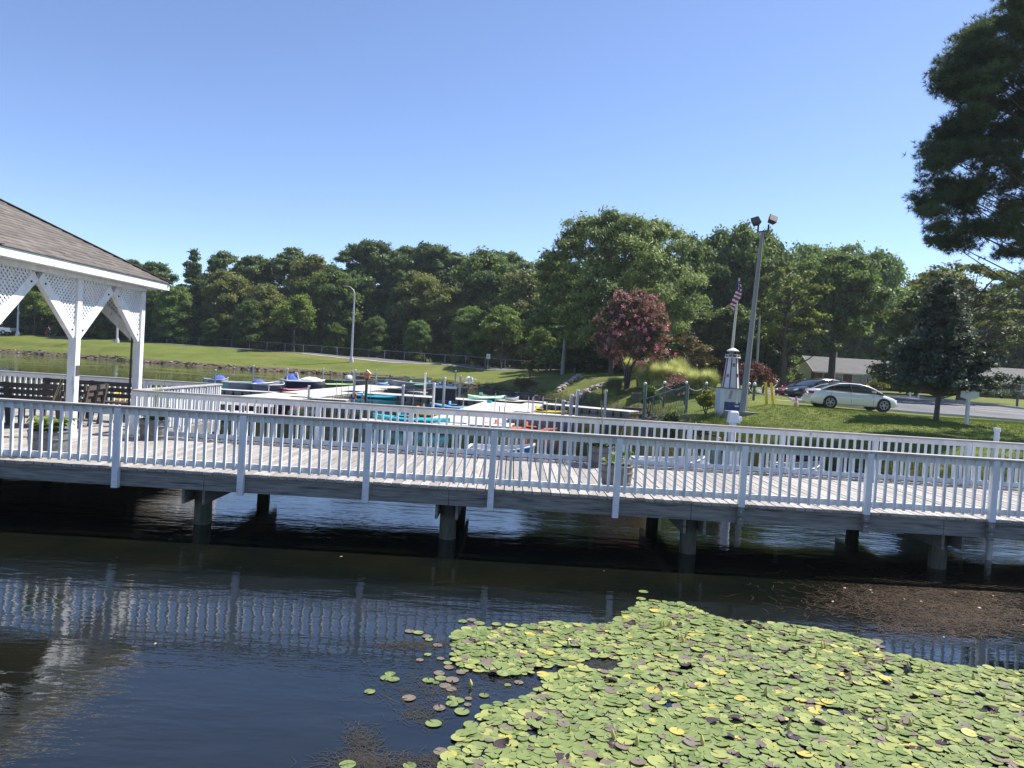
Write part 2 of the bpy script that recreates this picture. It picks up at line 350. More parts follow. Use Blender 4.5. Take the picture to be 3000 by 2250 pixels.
def railing(ax, ay, bx, by, outn, bal_out=True, name='railing', posts_out=None):
    """one bay between two post centres; outn = outward unit normal; rails, cap, balusters"""
    d = Vector((bx - ax, by - ay, 0)); Ln = d.length; d.normalize(); n = Vector((outn[0], outn[1], 0))
    A = Vector((ax, ay, 0)) + d * .047; B = Vector((bx, by, 0)) - d * .047
    r_ = MB(); off = -n * .012
    lo = .112 if ay < 12 else .078
    for z, h in ((CAPU - .047, .09), (DZ + lo, .088)):
        r_.bar(A + off + Vector((0, 0, z)), B + off + Vector((0, 0, z)), .038, h)
    rail = r_.build('rails', W_PAINT, br)
    k = max(2, round(Ln / .1375)) - 1
    for i in range(k):
        t_ = (i + .5) / k; p = A + (B - A) * t_ + n * .026
        BAL.append((p.x + rnd.uniform(-.007, .007), p.y + rnd.uniform(-.002, .002), rail, rnd.uniform(-.013, .013)))
    return rail
def cap(ax, ay, bx, by, dirx=0):
    a_ = Vector((ax, ay, CAPU + .018)); b_ = Vector((bx, by, CAPU + .018)); MB().bar(a_, b_, .14, .036).build('rail_cap', W_CAP, br, bevel=.006)
fx = [PF + 1.83 * k for k in range(-8, 10)]
fx = [q for q in fx if XL < q < XR]
for i, q in enumerate(fx):
    o = post(q, YF, DZ - .30, raw=(q > PF + 1))
    for zz in (DZ - .10, DZ - .20): MB().ico((q - .008, YF - .047, zz), .016, 1, (1, .6, 1)).build('bolt', W_PAINT if q < PF + 1 else STEEL, o)
for a_, b_ in zip(fx, fx[1:]): railing(a_, YF + .045, b_, YF + .045, (0, -1))
cx_ = fx[0]
for i in range(0, len(fx) - 1, 2): cap(fx[i] + .003, YF + .03, fx[min(i + 2, len(fx) - 1)] - .003, YF + .03)
bx_ = [PBX + 1.83 * k for k in range(-5, 10)]; bx_ = [q for q in bx_ if q < XR]
bx_[0] = P(390, 1150, YB).x
for q in bx_: post(q, YB + .05, DZ - .25, top=CAPU)
for a_, b_ in zip(bx_, bx_[1:]): railing(a_, YB + .03, b_, YB + .03, (0, 1))
for i in range(0, len(bx_) - 1, 2): cap(bx_[i] + .003, YB + .02, bx_[min(i + 2, len(bx_) - 1)] - .003, YB + .02)
# side rail going away along the platform, then the platform's back rail
EX = bx_[0]
sy = [YB + .05, YB + .05 + 2.1, GYB]
for q in sy[1:]: post(EX, q, DZ - .25)
for a_, b_ in zip(sy, sy[1:]): railing(EX, a_, EX, b_, (1, 0))
cap(EX, YB + .1, EX, GYB + .07)
kx = [EX - 1.86 * k for k in range(4)]
for q in kx[1:]: post(q, GYB, DZ - .25)
for a_, b_ in zip(kx[1:], kx): railing(a_, GYB, b_, GYB, (0, 1))
cap(kx[3] - .07, GYB, EX - .075, GYB)
ly = [GYB - 1.9 * k for k in range(4)]
for q in ly[1:]: post(kx[3], q, DZ - .25)
for a_, b_ in zip(ly[1:], ly): railing(kx[3], a_, kx[3], b_, (-1, 0))
cap(kx[3], GYB - .075, kx[3], ly[-1])
# balusters: the hundred largest in view as sub-parts, the rest as one part
vis = lambda q: -40 < proj((q[0], q[1], DZ + .4))[0] < 3040
BAL.sort(key=lambda q: (not vis(q), round(q[1], 1), abs(q[0])))
bal_me = None
for i, (x, y, rail, l_) in enumerate(BAL[:100]):
    if bal_me is None:
        o = MB().box(-.019, .019, -.019, .019, -.405, .405).build('baluster', W_PAINT, rail, bevel=.003); bal_me = o
    else:
        o = bal_me.copy(); COL.objects.link(o); o.parent = rail
    o.location = (x, y, DZ + .459); o.rotation_euler = (0, l_, 0)
    m_ = o.location.copy()
rest = MB()
for x, y, rail, l_ in BAL[100:]: rest.bar((x - l_ * .4, y, DZ + (.054 if y < 12 else .024)), (x + l_ * .4, y, DZ + .864), .038, .038, up=(0, 1, 0))
rest.build('baluster', W_PAINT, br, kind='stuff')

# gangway from the platform towards the floating docks
gw = thing('gangway', (-8.4, 19.32, 0), 'grey sloping wooden gangway running down from the pavilion platform', 'gangway')
mb = MB(); n_ = 22
for i in range(n_): a_ = i / n_; mb.box(-.68 + 6.6 - 6.6, .62, a_ * 5.5, a_ * 5.5 + .235, DZ - .05 - a_ * .42 - .03, DZ - .05 - a_ * .42)
mb.build('walkway_boards', DECK, gw)
for s_ in (-.70, .64):
    m_ = MB(); m_.bar((s_, 0, DZ + .02), (s_, 5.5, DZ - .40), .04, .14); m_.build('side_board', W_CAP, gw)
    m_ = MB(); m_.bar((s_, 0, DZ + .42), (s_, 5.5, DZ + .0), .04, .09); m_.build('handrail', W_CAP, gw)
    for k in range(5): MB().bar((s_, .1 + k * 1.32, DZ - .1 - k * .1), (s_, .1 + k * 1.32, DZ + .40 - k * .1), .06, .06, up=(0, 1, 0)).build('rail_post', W_CAP, gw)

# ------------------------------------------------------------------ pavilion
gz = thing('pavilion', (-10.5, 14, DZ), 'white open-sided pavilion with lattice corner braces and brown shingle hip roof', 'pavilion')
XA, XB_, YA, YC = -8.1, -12.9, 11.6, 16.4
rel = lambda x, y, z: (x + 10.5, y - 14, z - DZ)
ZB = 3.90; HW = .075
ROOFM = M('shingle_roof', (.105, .092, .080), (.155, .138, .12), 3, rough=.9, island=.22, bump=.002, bscale=60)
def rb(m_, x0, x1, y0, y1, z0, z1): return m_.box(x0 + 10.5, x1 + 10.5, y0 - 14, y1 - 14, z0 - DZ, z1 - DZ)
posts = [(XA, 11.6), (XA, 14), (XA, 16.4), (XB_, 16.4), (XB_, 14), (XB_, 11.6)]
for px_, py_ in posts:
    o = rb(MB(), px_ - HW, px_ + HW, py_ - HW, py_ + HW, DZ + .002, ZB - .1).build('post', W_PAINT, gz, bevel=.006)
    rb(MB(), px_ - HW - .02, px_ + HW + .02, py_ - HW - .02, py_ + HW + .02, DZ + .001, DZ + .07).build('post_base', W_PAINT, o)
    if (px_, py_) == (XA, 14): rb(MB(), px_ + HW + .001, px_ + HW + .012, py_ - .055, py_ + .055, DZ + 1.15, DZ + 1.34).build('plaque', DARKWOOD, o)
for a_, b_, c_, d_ in ((XB_ - .08, XA + .08, 11.52, 11.68), (XB_ - .08, XA + .08, 16.32, 16.48)): rb(MB(), a_, b_, c_, d_, ZB - .098, ZB - .002).build('top_beam', W_PAINT, gz)
for a_ in (XB_, XA): rb(MB(), a_ - .08, a_ + .08, 11.684, 16.316, ZB - .098, ZB - .002).build('top_beam', W_PAINT, gz)
def lattice(m_, o, u, n_, W_, H_):
    """right triangle: corner at o (top, at post), along u for W_, down the post for H_; diagonal strips"""
    T = [(0, 0), (W_, 0), (0, -H_)]
    for layer, (dx, dy) in enumerate(((1, 1), (1, -1))):
        dl = math.hypot(dx, dy); dx_, dy_ = dx / dl, dy / dl; nx_, ny_ = -dy_, dx_
        cs = [p[0] * nx_ + p[1] * ny_ for p in T]; c_ = min(cs) + .03
        while c_ < max(cs):
            hits = []
            for (ax, ay), (bx2, by2) in zip(T, T[1:] + T[:1]):
                fa = ax * nx_ + ay * ny_ - c_; fb = bx2 * nx_ + by2 * ny_ - c_
                if fa * fb < 0: t_ = fa / (fa - fb); hits.append((ax + (bx2 - ax) * t_, ay + (by2 - ay) * t_))
            if len(hits) == 2:
                pa, pb = [Vector(o) + Vector(u) * h[0] + Vector((0, 0, h[1])) + Vector(n_) * (layer * .008) for h in hits]
                if (pa - pb).length > .03: m_.bar(pa, pb, .007, .036, up=Vector(n_).cross(pb - pa))
            c_ += .068
for (ax, ay), (bx2, by2) in zip(posts, posts[1:] + posts[:1]):
    A = Vector(rel(ax, ay, 0)); B = Vector(rel(bx2, by2, 0)); d = (B - A).normalized(); Ln = (B - A).length
    out = Vector((d.y, -d.x, 0)) * -1
    if out.dot(A + B) < 0: out = -out
    for o_, dd in ((A, d), (B, -d)):
        p0 = o_ + dd * .06 + Vector((0, 0, 2.78)); p1 = o_ + dd * 1.14 + Vector((0, 0, ZB - .17))
        m_ = MB(); m_.bar(p0, p1, .09, .19, up=out.cross(p1 - p0)); br_ = m_.build('brace', W_PAINT, gz, bevel=.005)
        for q in (.1, .88): MB().ico(tuple(p0 + (p1 - p0) * q + out * .046), .022, 1).build('bolt', BLACK, br_)
        m_ = MB(); o3 = o_ + dd * .075 + Vector((0, 0, ZB - .1)) + out * .02; lattice(m_, o3, dd, out, 1.02, ZB - .1 - 2.84); m_.build('lattice', W_PAINT, br_)
E = .39; ex0, ex1, ey0, ey1 = XB_ - E, XA + E, YA - E, YC + E
m_ = MB(); rb(m_, ex0, ex1, ey0, ey1, ZB + .0, ZB + .03); m_.build('soffit', W_PAINT, gz)
m_ = MB(); rb(m_, XB_ + .1, XA - .1, YA + .1, YC - .1, ZB - .012, ZB - .003); m_.build('ceiling', DARKWOOD, gz)
for a_, b_, c_, d_ in ((ex0, ex1, ey0 - .025, ey0), (ex0, ex1, ey1, ey1 + .025), (ex0 - .025, ex0, ey0 - .025, ey1 + .025), (ex1, ex1 + .025, ey0 - .025, ey1 + .025)):
    rb(MB(), a_, b_, c_, d_, ZB - .015, ZB + .125).build('fascia', W_PAINT, gz)
RS = math.tan(math.radians(28)); hwid = (ex1 - ex0) / 2 + .05; z0 = ZB + .13; AP = hwid * RS
m_ = MB(); nc = 21
for s_ in range(4):
    R = Matrix.Rotation(s_ * math.pi / 2, 3, 'Z')
    for k in range(nc):
        r0 = hwid * (1 - k / nc); r1 = hwid * (1 - (k + 1.08) / nc); r1 = max(r1, 0.002)
        za = (hwid - r0) * RS; zb = (hwid - r1) * RS
        t_ = -r0
        while t_ < r0 - .02:
            w = rnd.choice((.22, .3, .38)); e = min(t_ + w, r0)
            c0, c1 = max(-r1, min(r1, t_)), max(-r1, min(r1, e)); th = rnd.uniform(.016, .026)
            v = [(r0, t_ + .002, za), (r0, e - .002, za), (r1, c1 - .001, zb), (r1, c0 + .001, zb)]
            q = [R @ Vector((a_, b_, c_ + z0 - DZ)) for a_, b_, c_ in v]; q += [R @ Vector((a_, b_, c_ + z0 - DZ + h)) for (a_, b_, c_), h in zip(v, (th, th, .003, .003))]
            m_.add(q, [(3, 2, 1, 0), (4, 5, 6, 7), (0, 1, 5, 4), (1, 2, 6, 5), (2, 3, 7, 6), (3, 0, 4, 7)]); t_ = e
roof = m_.build('roof', ROOFM, gz)
m_ = MB()
for sx in (-1, 1):
    for sy_ in (-1, 1): m_.bar((sx * hwid, sy_ * hwid, z0 - DZ + .016), (0, 0, z0 - DZ + AP + .016), .2, .012)
m_.build('ridge_cap', ROOFM, roof)
o = MB().lathe([(.03, 0), (.05, -.04), (.05, -.12), (.02, -.15)], 10).build('hanging_lamp', PVC, gz); o.location = rel(-8.9, 13.4, ZB - .02)
o = MB().tube([(0, 0, .12), (0, 0, 2.0)], .022, 8).build('downpipe', BLACK, gz); o.location = rel(XA - .1, 16.4 - .1, DZ)
# ------------------------------------------------------------------ trees
BARK = M('bark', (.06, .048, .038), (.12, .10, .085), 6, (3, 3, .6), .9, .01, 14)
BARK_PINE = M('pine_bark', (.075, .05, .038), (.14, .10, .08), 5, (3, 3, .8), .9, .01, 12)
L_BROAD = leafmat('broad_leaves', (0.076, 0.143, 0.043), (0.263, 0.379, 0.085))
L_DARK = leafmat('dark_leaves', (0.057, 0.109, 0.032), (0.219, 0.295, 0.065))
L_OLIVE = leafmat('olive_leaves', (0.098, 0.132, 0.036), (0.319, 0.334, 0.090))
L_LIGHT = leafmat('light_leaves', (0.079, 0.135, 0.026), (0.269, 0.359, 0.071))
L_PINE = leafmat('pine_needles', (0.053, 0.101, 0.036), (0.194, 0.270, 0.078), .4)
L_PINEY = leafmat('yellow_green_pine_needles', (.07, .10, .025), (.30, .36, .07), .45)  # lighter yellow green needle colour of a single pine
L_SPRUCE = leafmat('spruce_needles', (.045, .068, .042), (.130, .165, .110), .3, .8)
L_LOCUST = leafmat('locust_leaflets', (0.106, 0.162, 0.050), (0.307, 0.377, 0.107), .4)
L_MAPLE = leafmat('red_maple_leaves', (.08, .035, .025), (.24, .11, .08), .4, 1.2)
L_BRONZE = leafmat('bronze_leaves', (.06, .05, .015), (.20, .13, .035), .35, .8)
L_MYRTLE = leafmat('myrtle_leaves', (.05, .07, .03), (.36, .19, .13), .45, .9)
PINK = M('pink_blossom', (.80, .22, .30), (.88, .38, .42), 6, rough=.6)
def unit(rs, n):
    v = rs.normal(size=(n, 3)); return v / np.linalg.norm(v, axis=1, keepdims=True)
def leaves(rs, C, size, up=.35, droop=0.0, aspect=1.5, tri=False, outv=None):
    """one small leaf face at each centre"""
    n = len(C); nrm = unit(rs, n)
    if outv is not None: nrm += outv * .95
    nrm[:, 2] += up; nrm /= np.linalg.norm(nrm, axis=1, keepdims=True)
    t = np.cross(nrm, unit(rs, n)); t /= np.linalg.norm(t, axis=1, keepdims=True) + 1e-9; b = np.cross(nrm, t)
    t[:, 2] -= droop; s = size * rs.uniform(.6, 1.35, (n, 1))
    k = [(-.5, 0), (0, .5), (.5, 0), (0, -.5)] if not tri else [(-.5, -.4), (.5, -.4), (0, .6)]
    V = np.stack([C + t * (a * s * aspect) + b * (c_ * s) for a, c_ in k], 1)
    return V.reshape(-1, 3)
def clumps(rs, blobs, per, sub, sr, flat=1.0, shell=.55):
    """blobs (x,y,z,rx,ry,rz) -> leaf centres gathered in sub-clumps lying on and in each blob"""
    out = []; ov = []
    for (x, y, z, rx, ry, rz) in blobs:
        k = max(3, int(sub * (rx * ry * rz) ** (1 / 1.5))); d = unit(rs, k); d[:, 2] = np.where(d[:, 2] < -.3, -d[:, 2] * .6, d[:, 2])
        r = rs.uniform(shell, 1.0, (k, 1)); cc = np.array([x, y, z]) + d * r * np.array([rx, ry, rz])
        w = sr * rs.uniform(.6, 1.3, k); m = (per * w ** 2 / sr ** 2).astype(int) + 1
        idx = np.repeat(np.arange(k), m); q = rs.normal(size=(len(idx), 3)) * w[idx][:, None] * np.array([.55, .55, .4 * flat])
        out.append(cc[idx] + q); ov.append(d[idx])
    return np.concatenate(out), np.concatenate(ov)
def limbs(m, rs, base, tops, r0, n=6, bend=.15):
    for tp, r in tops:
        a = np.array(base(tp)); b = np.array(tp[:3]); L = np.linalg.norm(b - a)
        mid = a + (b - a) * .5 + np.array([rs.uniform(-1, 1), rs.uniform(-1, 1), -.3]) * bend * L * .5
        m.tube([a, a * .45 + mid * .55, mid, (mid + b) / 2 + np.array([0, 0, .03 * L]), b], [r, r * .8, r * .6, r * .4, r * .12], n, False)
def tree_proto(name, H, blobs, leafm, bark, seed, per, sub, sr, size, trunk_r, flat=1.0, up=.35, tri=False, lean=(0, 0), aspect=1.5, shell=.55, trunk_top=.8, droop=0, limbk=.55):
    rs = np.random.RandomState(seed); t = thing(name, (0, 0, 0), 'x', 'tree')
    m = MB(); tt = H * trunk_top
    tr = lambda z: (lean[0] * max(z, 0) / H + .02 * H * math.sin(z * 1.7 / H * 3 + seed) * z / H, lean[1] * z / H, z)
    zs = [-.6, 0, .04 * H, .2 * H, .4 * H, .6 * H * trunk_top / .8, tt]; rr = [1.25, 1.2, 1.0, .85, .66, .42, .08]
    m.tube([tr(z) for z in zs], [trunk_r * q for q in rr], 9, False)
    def base(tp): return tr(min(max(tp[2] - limbk * math.hypot(tp[0], tp[1]) - .06 * H, .14 * H), tt * .95))
    limbs(m, rs, base, [(b, trunk_r * .34) for b in blobs], trunk_r)
    m.build('trunk', bark, t)
    C, ov = clumps(rs, blobs, per, sub, sr, flat, shell)
    npmesh('crown', leaves(rs, C, size, up, droop, aspect, tri, ov), 3 if tri else 4, leafm, t)
    return t, C, ov
def dome(rs, n, zc, R, rz, br, low=-.5):
    b = []
    for i in range(n):
        a = i * 2.4 + rs.uniform(-.3, .3); h = low + (1 - low) * ((i + .5) / n); h = min(h, .96)
        r = math.sqrt(max(0, 1 - max(h, 0) ** 2)) * R * rs.uniform(.55, .9) * (1 if h > 0 else 1 + .1 * h)
        s = br * rs.uniform(.75, 1.25); b.append((r * math.cos(a), r * math.sin(a), zc + h * rz, s, s, s * .75))
    b.append((0, 0, zc + rz * .3, R * .5, R * .5, rz * .5))
    return b
protos = {}
def reg(k, res, H, W): protos[k] = [res[0], H, W, []]
rs = np.random.RandomState(7)
reg('broad_a', tree_proto('broadleaf_tree', 16, dome(rs, 30, 8.0, 5.0, 7.0, 2.0, -.95), L_BROAD, BARK, 11, 46, 8.5, .72, .29, .26), 16, 10)
reg('broad_b', tree_proto('broadleaf_tree', 16, dome(rs, 30, 7.8, 4.8, 7.2, 1.9, -.98), L_DARK, BARK, 12, 46, 8.5, .7, .29, .25, lean=(.5, 0)), 16, 9.5)
reg('olive', tree_proto('broadleaf_tree', 14, dome(rs, 28, 7.0, 4.9, 6.2, 1.8, -.98), L_OLIVE, BARK, 13, 46, 9, .65, .27, .22), 14, 10)
reg('light', tree_proto('broadleaf_tree', 8, dome(rs, 12, 4.8, 2.9, 2.6, 1.2, -.4), L_LIGHT, BARK, 14, 34, 14, .45, .21, .14), 8, 7)
def pine_blobs(rs, n, H, R, lo=.55):
    b = []
    for i in range(n):
        h = lo + (1 - lo) * (i / (n - 1)); a = i * 2.4 + rs.uniform(-.5, .5); k = (h - lo) / (1 - lo)
        r = R * math.sqrt(max(.02, 1 - k ** 2.4)) * rs.uniform(.3, 1.0) * (.65 + .5 * min(1, k * 4)); s = R * rs.uniform(.24, .36)
        b.append((r * math.cos(a), r * math.sin(a), H * h * .97, s, s, s * .42))
    return b
reg('pine_a', tree_proto('pine_tree', 18, pine_blobs(rs, 52, 18, 4.6, .40), L_PINE, BARK_PINE, 15, 60, 9, .5, .27, .24, up=.7, tri=True, trunk_top=.95, shell=.3), 18, 8)
reg('pine_b', tree_proto('pine_tree', 18, pine_blobs(rs, 58, 18, 5.6, .48), L_PINE, BARK_PINE, 16, 60, 9, .5, .27, .26, up=.7, tri=True, lean=(.6, 0), trunk_top=.95, shell=.3), 18, 10)
def tier_blobs(rs, H, R, z0=.12, step=.75, droop=.1):
    b = []; z = z0 * H
    while z < H * .97:
        k = (z / H - z0) / (1 - z0); r = R * (1 - k) ** .62 * rs.uniform(.75, 1.12); n = max(3, int(3 + r * 2.2)); a0 = rs.uniform(0, 6)
        for i in range(n):
            a = a0 + i * 6.283 / n + rs.uniform(-.25, .25); q = r * rs.uniform(.55, 1.0)
            for f in ((.45, .8) if r > 1 else (.6,)): b.append((q * f * math.cos(a), q * f * math.sin(a), z - droop * q * f + rs.uniform(-.18, .18), .26 * q + .18, .26 * q + .18, .14 + .05 * q))
        z += step * rs.uniform(.8, 1.2)
    b.append((0, 0, H * .97, .2, .2, .5)); return b
reg('conifer', tree_proto('conifer_tree', 17, tier_blobs(rs, 17, 4.2, .1, 1.1), L_PINE, BARK_PINE, 17, 40, 10, .42, .28, .24, up=.8, tri=True, trunk_top=.96, shell=.2, limbk=.1), 17, 8)
def put(kind, xs, ytop, D, label, wsrc=None, group=None, cat='tree', zoff=0, rz=None, name=None, z=None):
    t, H, W, used = protos[kind]; p = P(xs, ytop, D); zb = hz(p.x, D) if z is None else z; h = p.z - zb
    sc = h / H; w = sc if wsrc is None else wsrc * D / F / W
    rz = rnd.uniform(0, 6.28) if rz is None else rz
    # a leaf mass needs a trunk foot where the tree stands
    if not used: o = t; o.location = (p.x, D, zb); o.rotation_euler = (0, 0, rz)
    else: o = copy_tree(t, (p.x, D, zb), rz)
    used.append(o)
    o.scale = (w, w, sc); o['label'] = label; o['category'] = cat
    if group: o['group'] = group
    if name: o.name = name
    return o
WG = 'trees of the wood behind the far bank'
wood = [
 ('broad_b', -160, 770, 128, 'dark broadleaf tree at the far left behind the pavilion'), ('olive', -60, 800, 124, 'olive green tree behind the white pickup truck'),
 ('broad_a', 40, 792, 130, 'green broadleaf tree behind the leftmost lamp post'), ('light', 105, 858, 121, 'light green small tree seen under the pavilion roof, just left of the near post'),
 ('broad_b', 150, 780, 131, 'dark broadleaf tree behind the walking person'), ('olive', 235, 792, 126, 'olive green tree seen through the pavilion braces'),
 ('broad_a', 318, 800, 124, 'mid green tree seen between the two right pavilion posts'), ('pine_a', 385, 762, 132, 'pine tree with its top just above the pavilion eave corner'),
 ('broad_b', 345, 812, 121, 'dark tree right behind the second lamp post'), ('pine_b', 455, 770, 131, 'pine tree immediately right of the pavilion roof corner'),
 ('broad_b', 430, 842, 122, 'dark broadleaf tree beside the right pavilion post'), ('conifer', 570, 728, 124, 'tall dark layered conifer right of the pavilion'),
 ('broad_a', 512, 840, 119, 'low dense green tree at the foot of the layered conifer'), ('pine_a', 660, 738, 134, 'pine tree with a small rounded top right of the tall conifer'),
 ('olive', 668, 800, 124, 'olive green tree in front of the small rounded pine'), ('pine_b', 748, 752, 133, 'broad pine rising behind the olive trees'),
 ('olive', 775, 838, 120, 'bushy olive tree behind the light green round tree'), ('broad_b', 735, 880, 117, 'dark undergrowth tree left of the light green round tree'),
 ('pine_a', 858, 728, 133, 'lone pine top standing out above the olive tree'), ('olive', 925, 760, 127, 'large yellowish olive tree left of the tall street lamp'),
 ('light', 868, 866, 113, 'light green round tree in front of the wood left of the tall street lamp'), ('broad_b', 985, 790, 122, 'dark tree directly behind the tall street lamp'),
 ('broad_a', 1045, 800, 126, 'grey green tree right of the tall street lamp'), ('pine_b', 1095, 708, 130, 'wide flat-topped pine, highest of the wood'),
 ('pine_a', 1195, 724, 131, 'pine with a round top right of the wide flat-topped pine'), ('pine_b', 1262, 718, 128, 'dark domed pine in the middle of the wood'),
 ('conifer', 1172, 790, 118, 'layered green pine in front of the flat-topped pines'), ('pine_a', 1335, 742, 130, 'pine with a smooth rounded top left of the dark broadleaf tree'),
 ('olive', 1235, 805, 119, 'olive tree in the middle of the wood'), ('olive', 1312, 842, 116, 'yellowish olive tree in front of the middle of the wood'),
 ('broad_b', 1432, 738, 120, 'big dark broadleaf tree left of the feathery tree'), ('pine_b', 1482, 742, 128, 'pine behind the big dark broadleaf tree'),
 ('broad_b', 1100, 930, 112, 'dark low tree behind the chain-link fence near the street lamp'), ('broad_a', 1225, 940, 110, 'low green tree behind the middle of the chain-link fence'),
 ('broad_a', 1385, 900, 109, 'green tree behind the small white road sign'), ('light', 1478, 900, 100, 'light green shrubby tree beside the right end of the chain-link fence'),
 ('olive', 1545, 800, 108, 'olive tree half hidden behind the left side of the feathery tree'), ('light', 1585, 965, 92, 'light green low tree under the feathery tree'),
 ('broad_b', 990, 950, 114, 'dark low tree left of the tall street lamp foot'), ('broad_b', 620, 935, 116, 'dark low tree below the layered conifer'),
 ('broad_b', 1650, 760, 112, 'dark tree behind the centre of the feathery tree'), ('broad_a', 1900, 760, 110, 'dark green tree behind the right side of the feathery tree'),
]
for k_, x_, y_, D_, lb in wood: put(k_, x_, y_, D_, lb, group=WG)
RG = 'tall trees behind the parked cars'
for k_, x_, y_, D_, lb, w_ in [
 ('broad_b', 2045, 700, 92, 'dark tall tree left of the flag', 190), ('broad_b', 2120, 678, 96, 'tall dark tree directly behind the flag', 180), ('broad_b', 2195, 668, 93, 'tallest dark tree behind the flood light pole', 190),
 ('broad_b', 2262, 688, 97, 'dark pointed tree right of the flood light pole', 170), ('broad_a', 2375, 722, 122, 'tree behind the upper part of the yellow green pine', 190), ('broad_a', 2470, 722, 120, 'broad tree behind the forked tree, left half', 190),
 ('broad_a', 2570, 742, 118, 'broad tree with its right side against open sky', 190), ('broad_b', 2640, 850, 122, 'low green tree behind the brick house left of the spruce', 200),
 ('broad_b', 2700, 850, 118, 'dark tree behind the spruce', 200), ('olive', 2760, 800, 118, 'olive tree between the spruce and the wide olive tree', 240), ('broad_b', 2150, 900, 84, 'dark low tree behind the little lighthouse', 170),
 ('broad_b', 2030, 880, 86, 'dark low tree behind the bronze leaved tree', 170), ('broad_b', 2255, 900, 88, 'dark low tree behind the red-leaved maple', 190), ('broad_b', 2560, 880, 124, 'dark tree above the brick house roof', 240),
 ('broad_b', 2706, 862, 76, 'dark broad tree behind the spruce at the far road edge', 220), ('broad_a', 2420, 860, 126, 'green tree behind the gable of the brick house', 200), ('broad_b', 2950, 850, 122, 'dark tree behind the second house', 260), ('broad_b', 2850, 870, 124, 'dark tree above the second house roof', 240),
 ('broad_b', 1750, 930, 88, 'dark tree behind the crape myrtle', 260), ('broad_b', 1900, 940, 84, 'dark low tree behind the ornamental grasses', 220), ('broad_b', 3080, 800, 110, 'dark tree at the right edge of the picture', 300)]:
    put(k_, x_, y_, D_, lb, wsrc=w_, group=RG)
# feathery honey locust
rs = np.random.RandomState(21); D_ = 76; p = P(1790, 1085, D_); zb = hz(p.x, D_); H_ = P(1790, 640, D_).z - zb
bl = []
for i in range(120):
    a = i * 2.4; k = (i + .5) / 120; h = .18 + .79 * k; R_ = 8.2 * math.sqrt(max(.03, 1 - ((h - .50) / .53) ** 2)) * rs.uniform(.45, 1.0)
    bl.append((R_ * math.cos(a), R_ * math.sin(a), H_ * h, 1.5, 1.5, .85))
m, _, _ = tree_proto('locust_tree', H_, bl, L_LOCUST, BARK, 22, 80, 7, .62, .15, .28, flat=.9, up=.6, trunk_top=.7, droop=.3, aspect=2.6, shell=.2)
m.location = (p.x, D_, zb); tag(m, 'large feathery light green tree, tallest in the middle of the picture', 'tree')
# crape myrtle with pink blossom
D_ = 57; p = P(1838, 1115, D_); zb = hz(p.x, D_); H_ = P(1838, 868, D_).z - zb; rs = np.random.RandomState(31)
bl = dome(rs, 40, H_ * .62, 2.95, H_ * .37, .8, -.85)
m = thing('crape_myrtle', (p.x, D_, zb), 'crape myrtle tree with bronze foliage and pink blossoms above the grasses', 'tree')
tm = MB()
for i in range(9):
    a = i * .7; e = bl[(i * 3) % 40]; tm.tube([(.12 * math.cos(a), .12 * math.sin(a), -.3), (.25 * math.cos(a), .25 * math.sin(a), H_ * .18), (e[0] * .6, e[1] * .6, e[2] * .7), e[:3]], [.07, .06, .04, .012], 6, False)
tm.build('trunk', BARK, m)
C, ov = clumps(rs, bl, 60, 22, .3, 1.0, .6); npmesh('crown', leaves(rs, C, .13, .2, 0, 1.6, False, ov), 4, L_MYRTLE, m)
fc = []
for i in range(150):
    b = bl[rs.randint(40)]; d = unit(rs, 1)[0]; d[1] = -abs(d[1]) * (1 if rs.rand() < .75 else -1); d[0] += .25; fc.append(np.array(b[:3]) + d * np.array(b[3:]) * 1.22)
fc = np.array(fc); C = np.repeat(fc, 34, 0) + rs.normal(size=(150 * 34, 3)) * np.array([.085, .085, .10]) * rs.uniform(.5, 1.3, (150, 1)).repeat(34, 0)
npmesh('blossoms', leaves(rs, C, .075, .3), 4, PINK, m)
# bronze tree, red maple, yellow green pine, forked tree, olive tree, spruce, big pine
def special(name, cat, label, xs, ybase, ytop, D, blobs_fn, lm, bark, seed, per, sub, sr, size, tr, **kw):
    p = P(xs, ytop, D); zb = hz(p.x, D); H = p.z - zb; rs = np.random.RandomState(seed)
    t, C, ov = tree_proto(name, H, blobs_fn(rs, H), lm, bark, seed + 1, per, sub, sr, size, tr, **kw)
    t.location = (p.x, D, zb); tag(t, label, cat); return t, H, C
special('bronze_tree', 'tree', 'small bronze and orange leaved tree behind the ornamental grasses', 2030, 0, 985, 62, lambda r, H: [(r.uniform(-1.6, 1.6), r.uniform(-1, 1), H * q, .9, .9, .3) for q in np.linspace(.35, .95, 14)], L_BRONZE, BARK, 41, 34, 12, .35, .15, .09, up=.9)
special('japanese_maple', 'shrub', 'domed dark red-leaved maple shrub right of the little lighthouse', 2205, 0, 1060, 50, lambda r, H: [(1.35 * math.cos(a) * q, 1.1 * math.sin(a) * q, H * (.35 + .5 * (1 - q * q)), .55, .55, .3) for a, q in [(i * 2.4, math.sqrt((i + .3) / 22)) for i in range(22)]], L_MAPLE, BARK, 43, 40, 20, .25, .10, .06)
t_, H_, C_ = special('yellow_green_pine', 'tree', 'pine with bright yellow green needle tufts behind the red car', 2316, 0, 788, 78, lambda r, H: [((1 - .55 * k) * 4.6 * math.cos(i * 2.4) * r.uniform(.35, 1), 3.4 * math.sin(i * 2.4) * r.uniform(.3, 1), H * (.36 + .62 * k), 1.15, 1.15, .45) for i, k in [(i, (i + .5) / 34) for i in range(34)]], L_PINEY, BARK_PINE, 45, 55, 8, .38, .2, .30, up=.7, tri=True, trunk_top=.94, shell=.2)
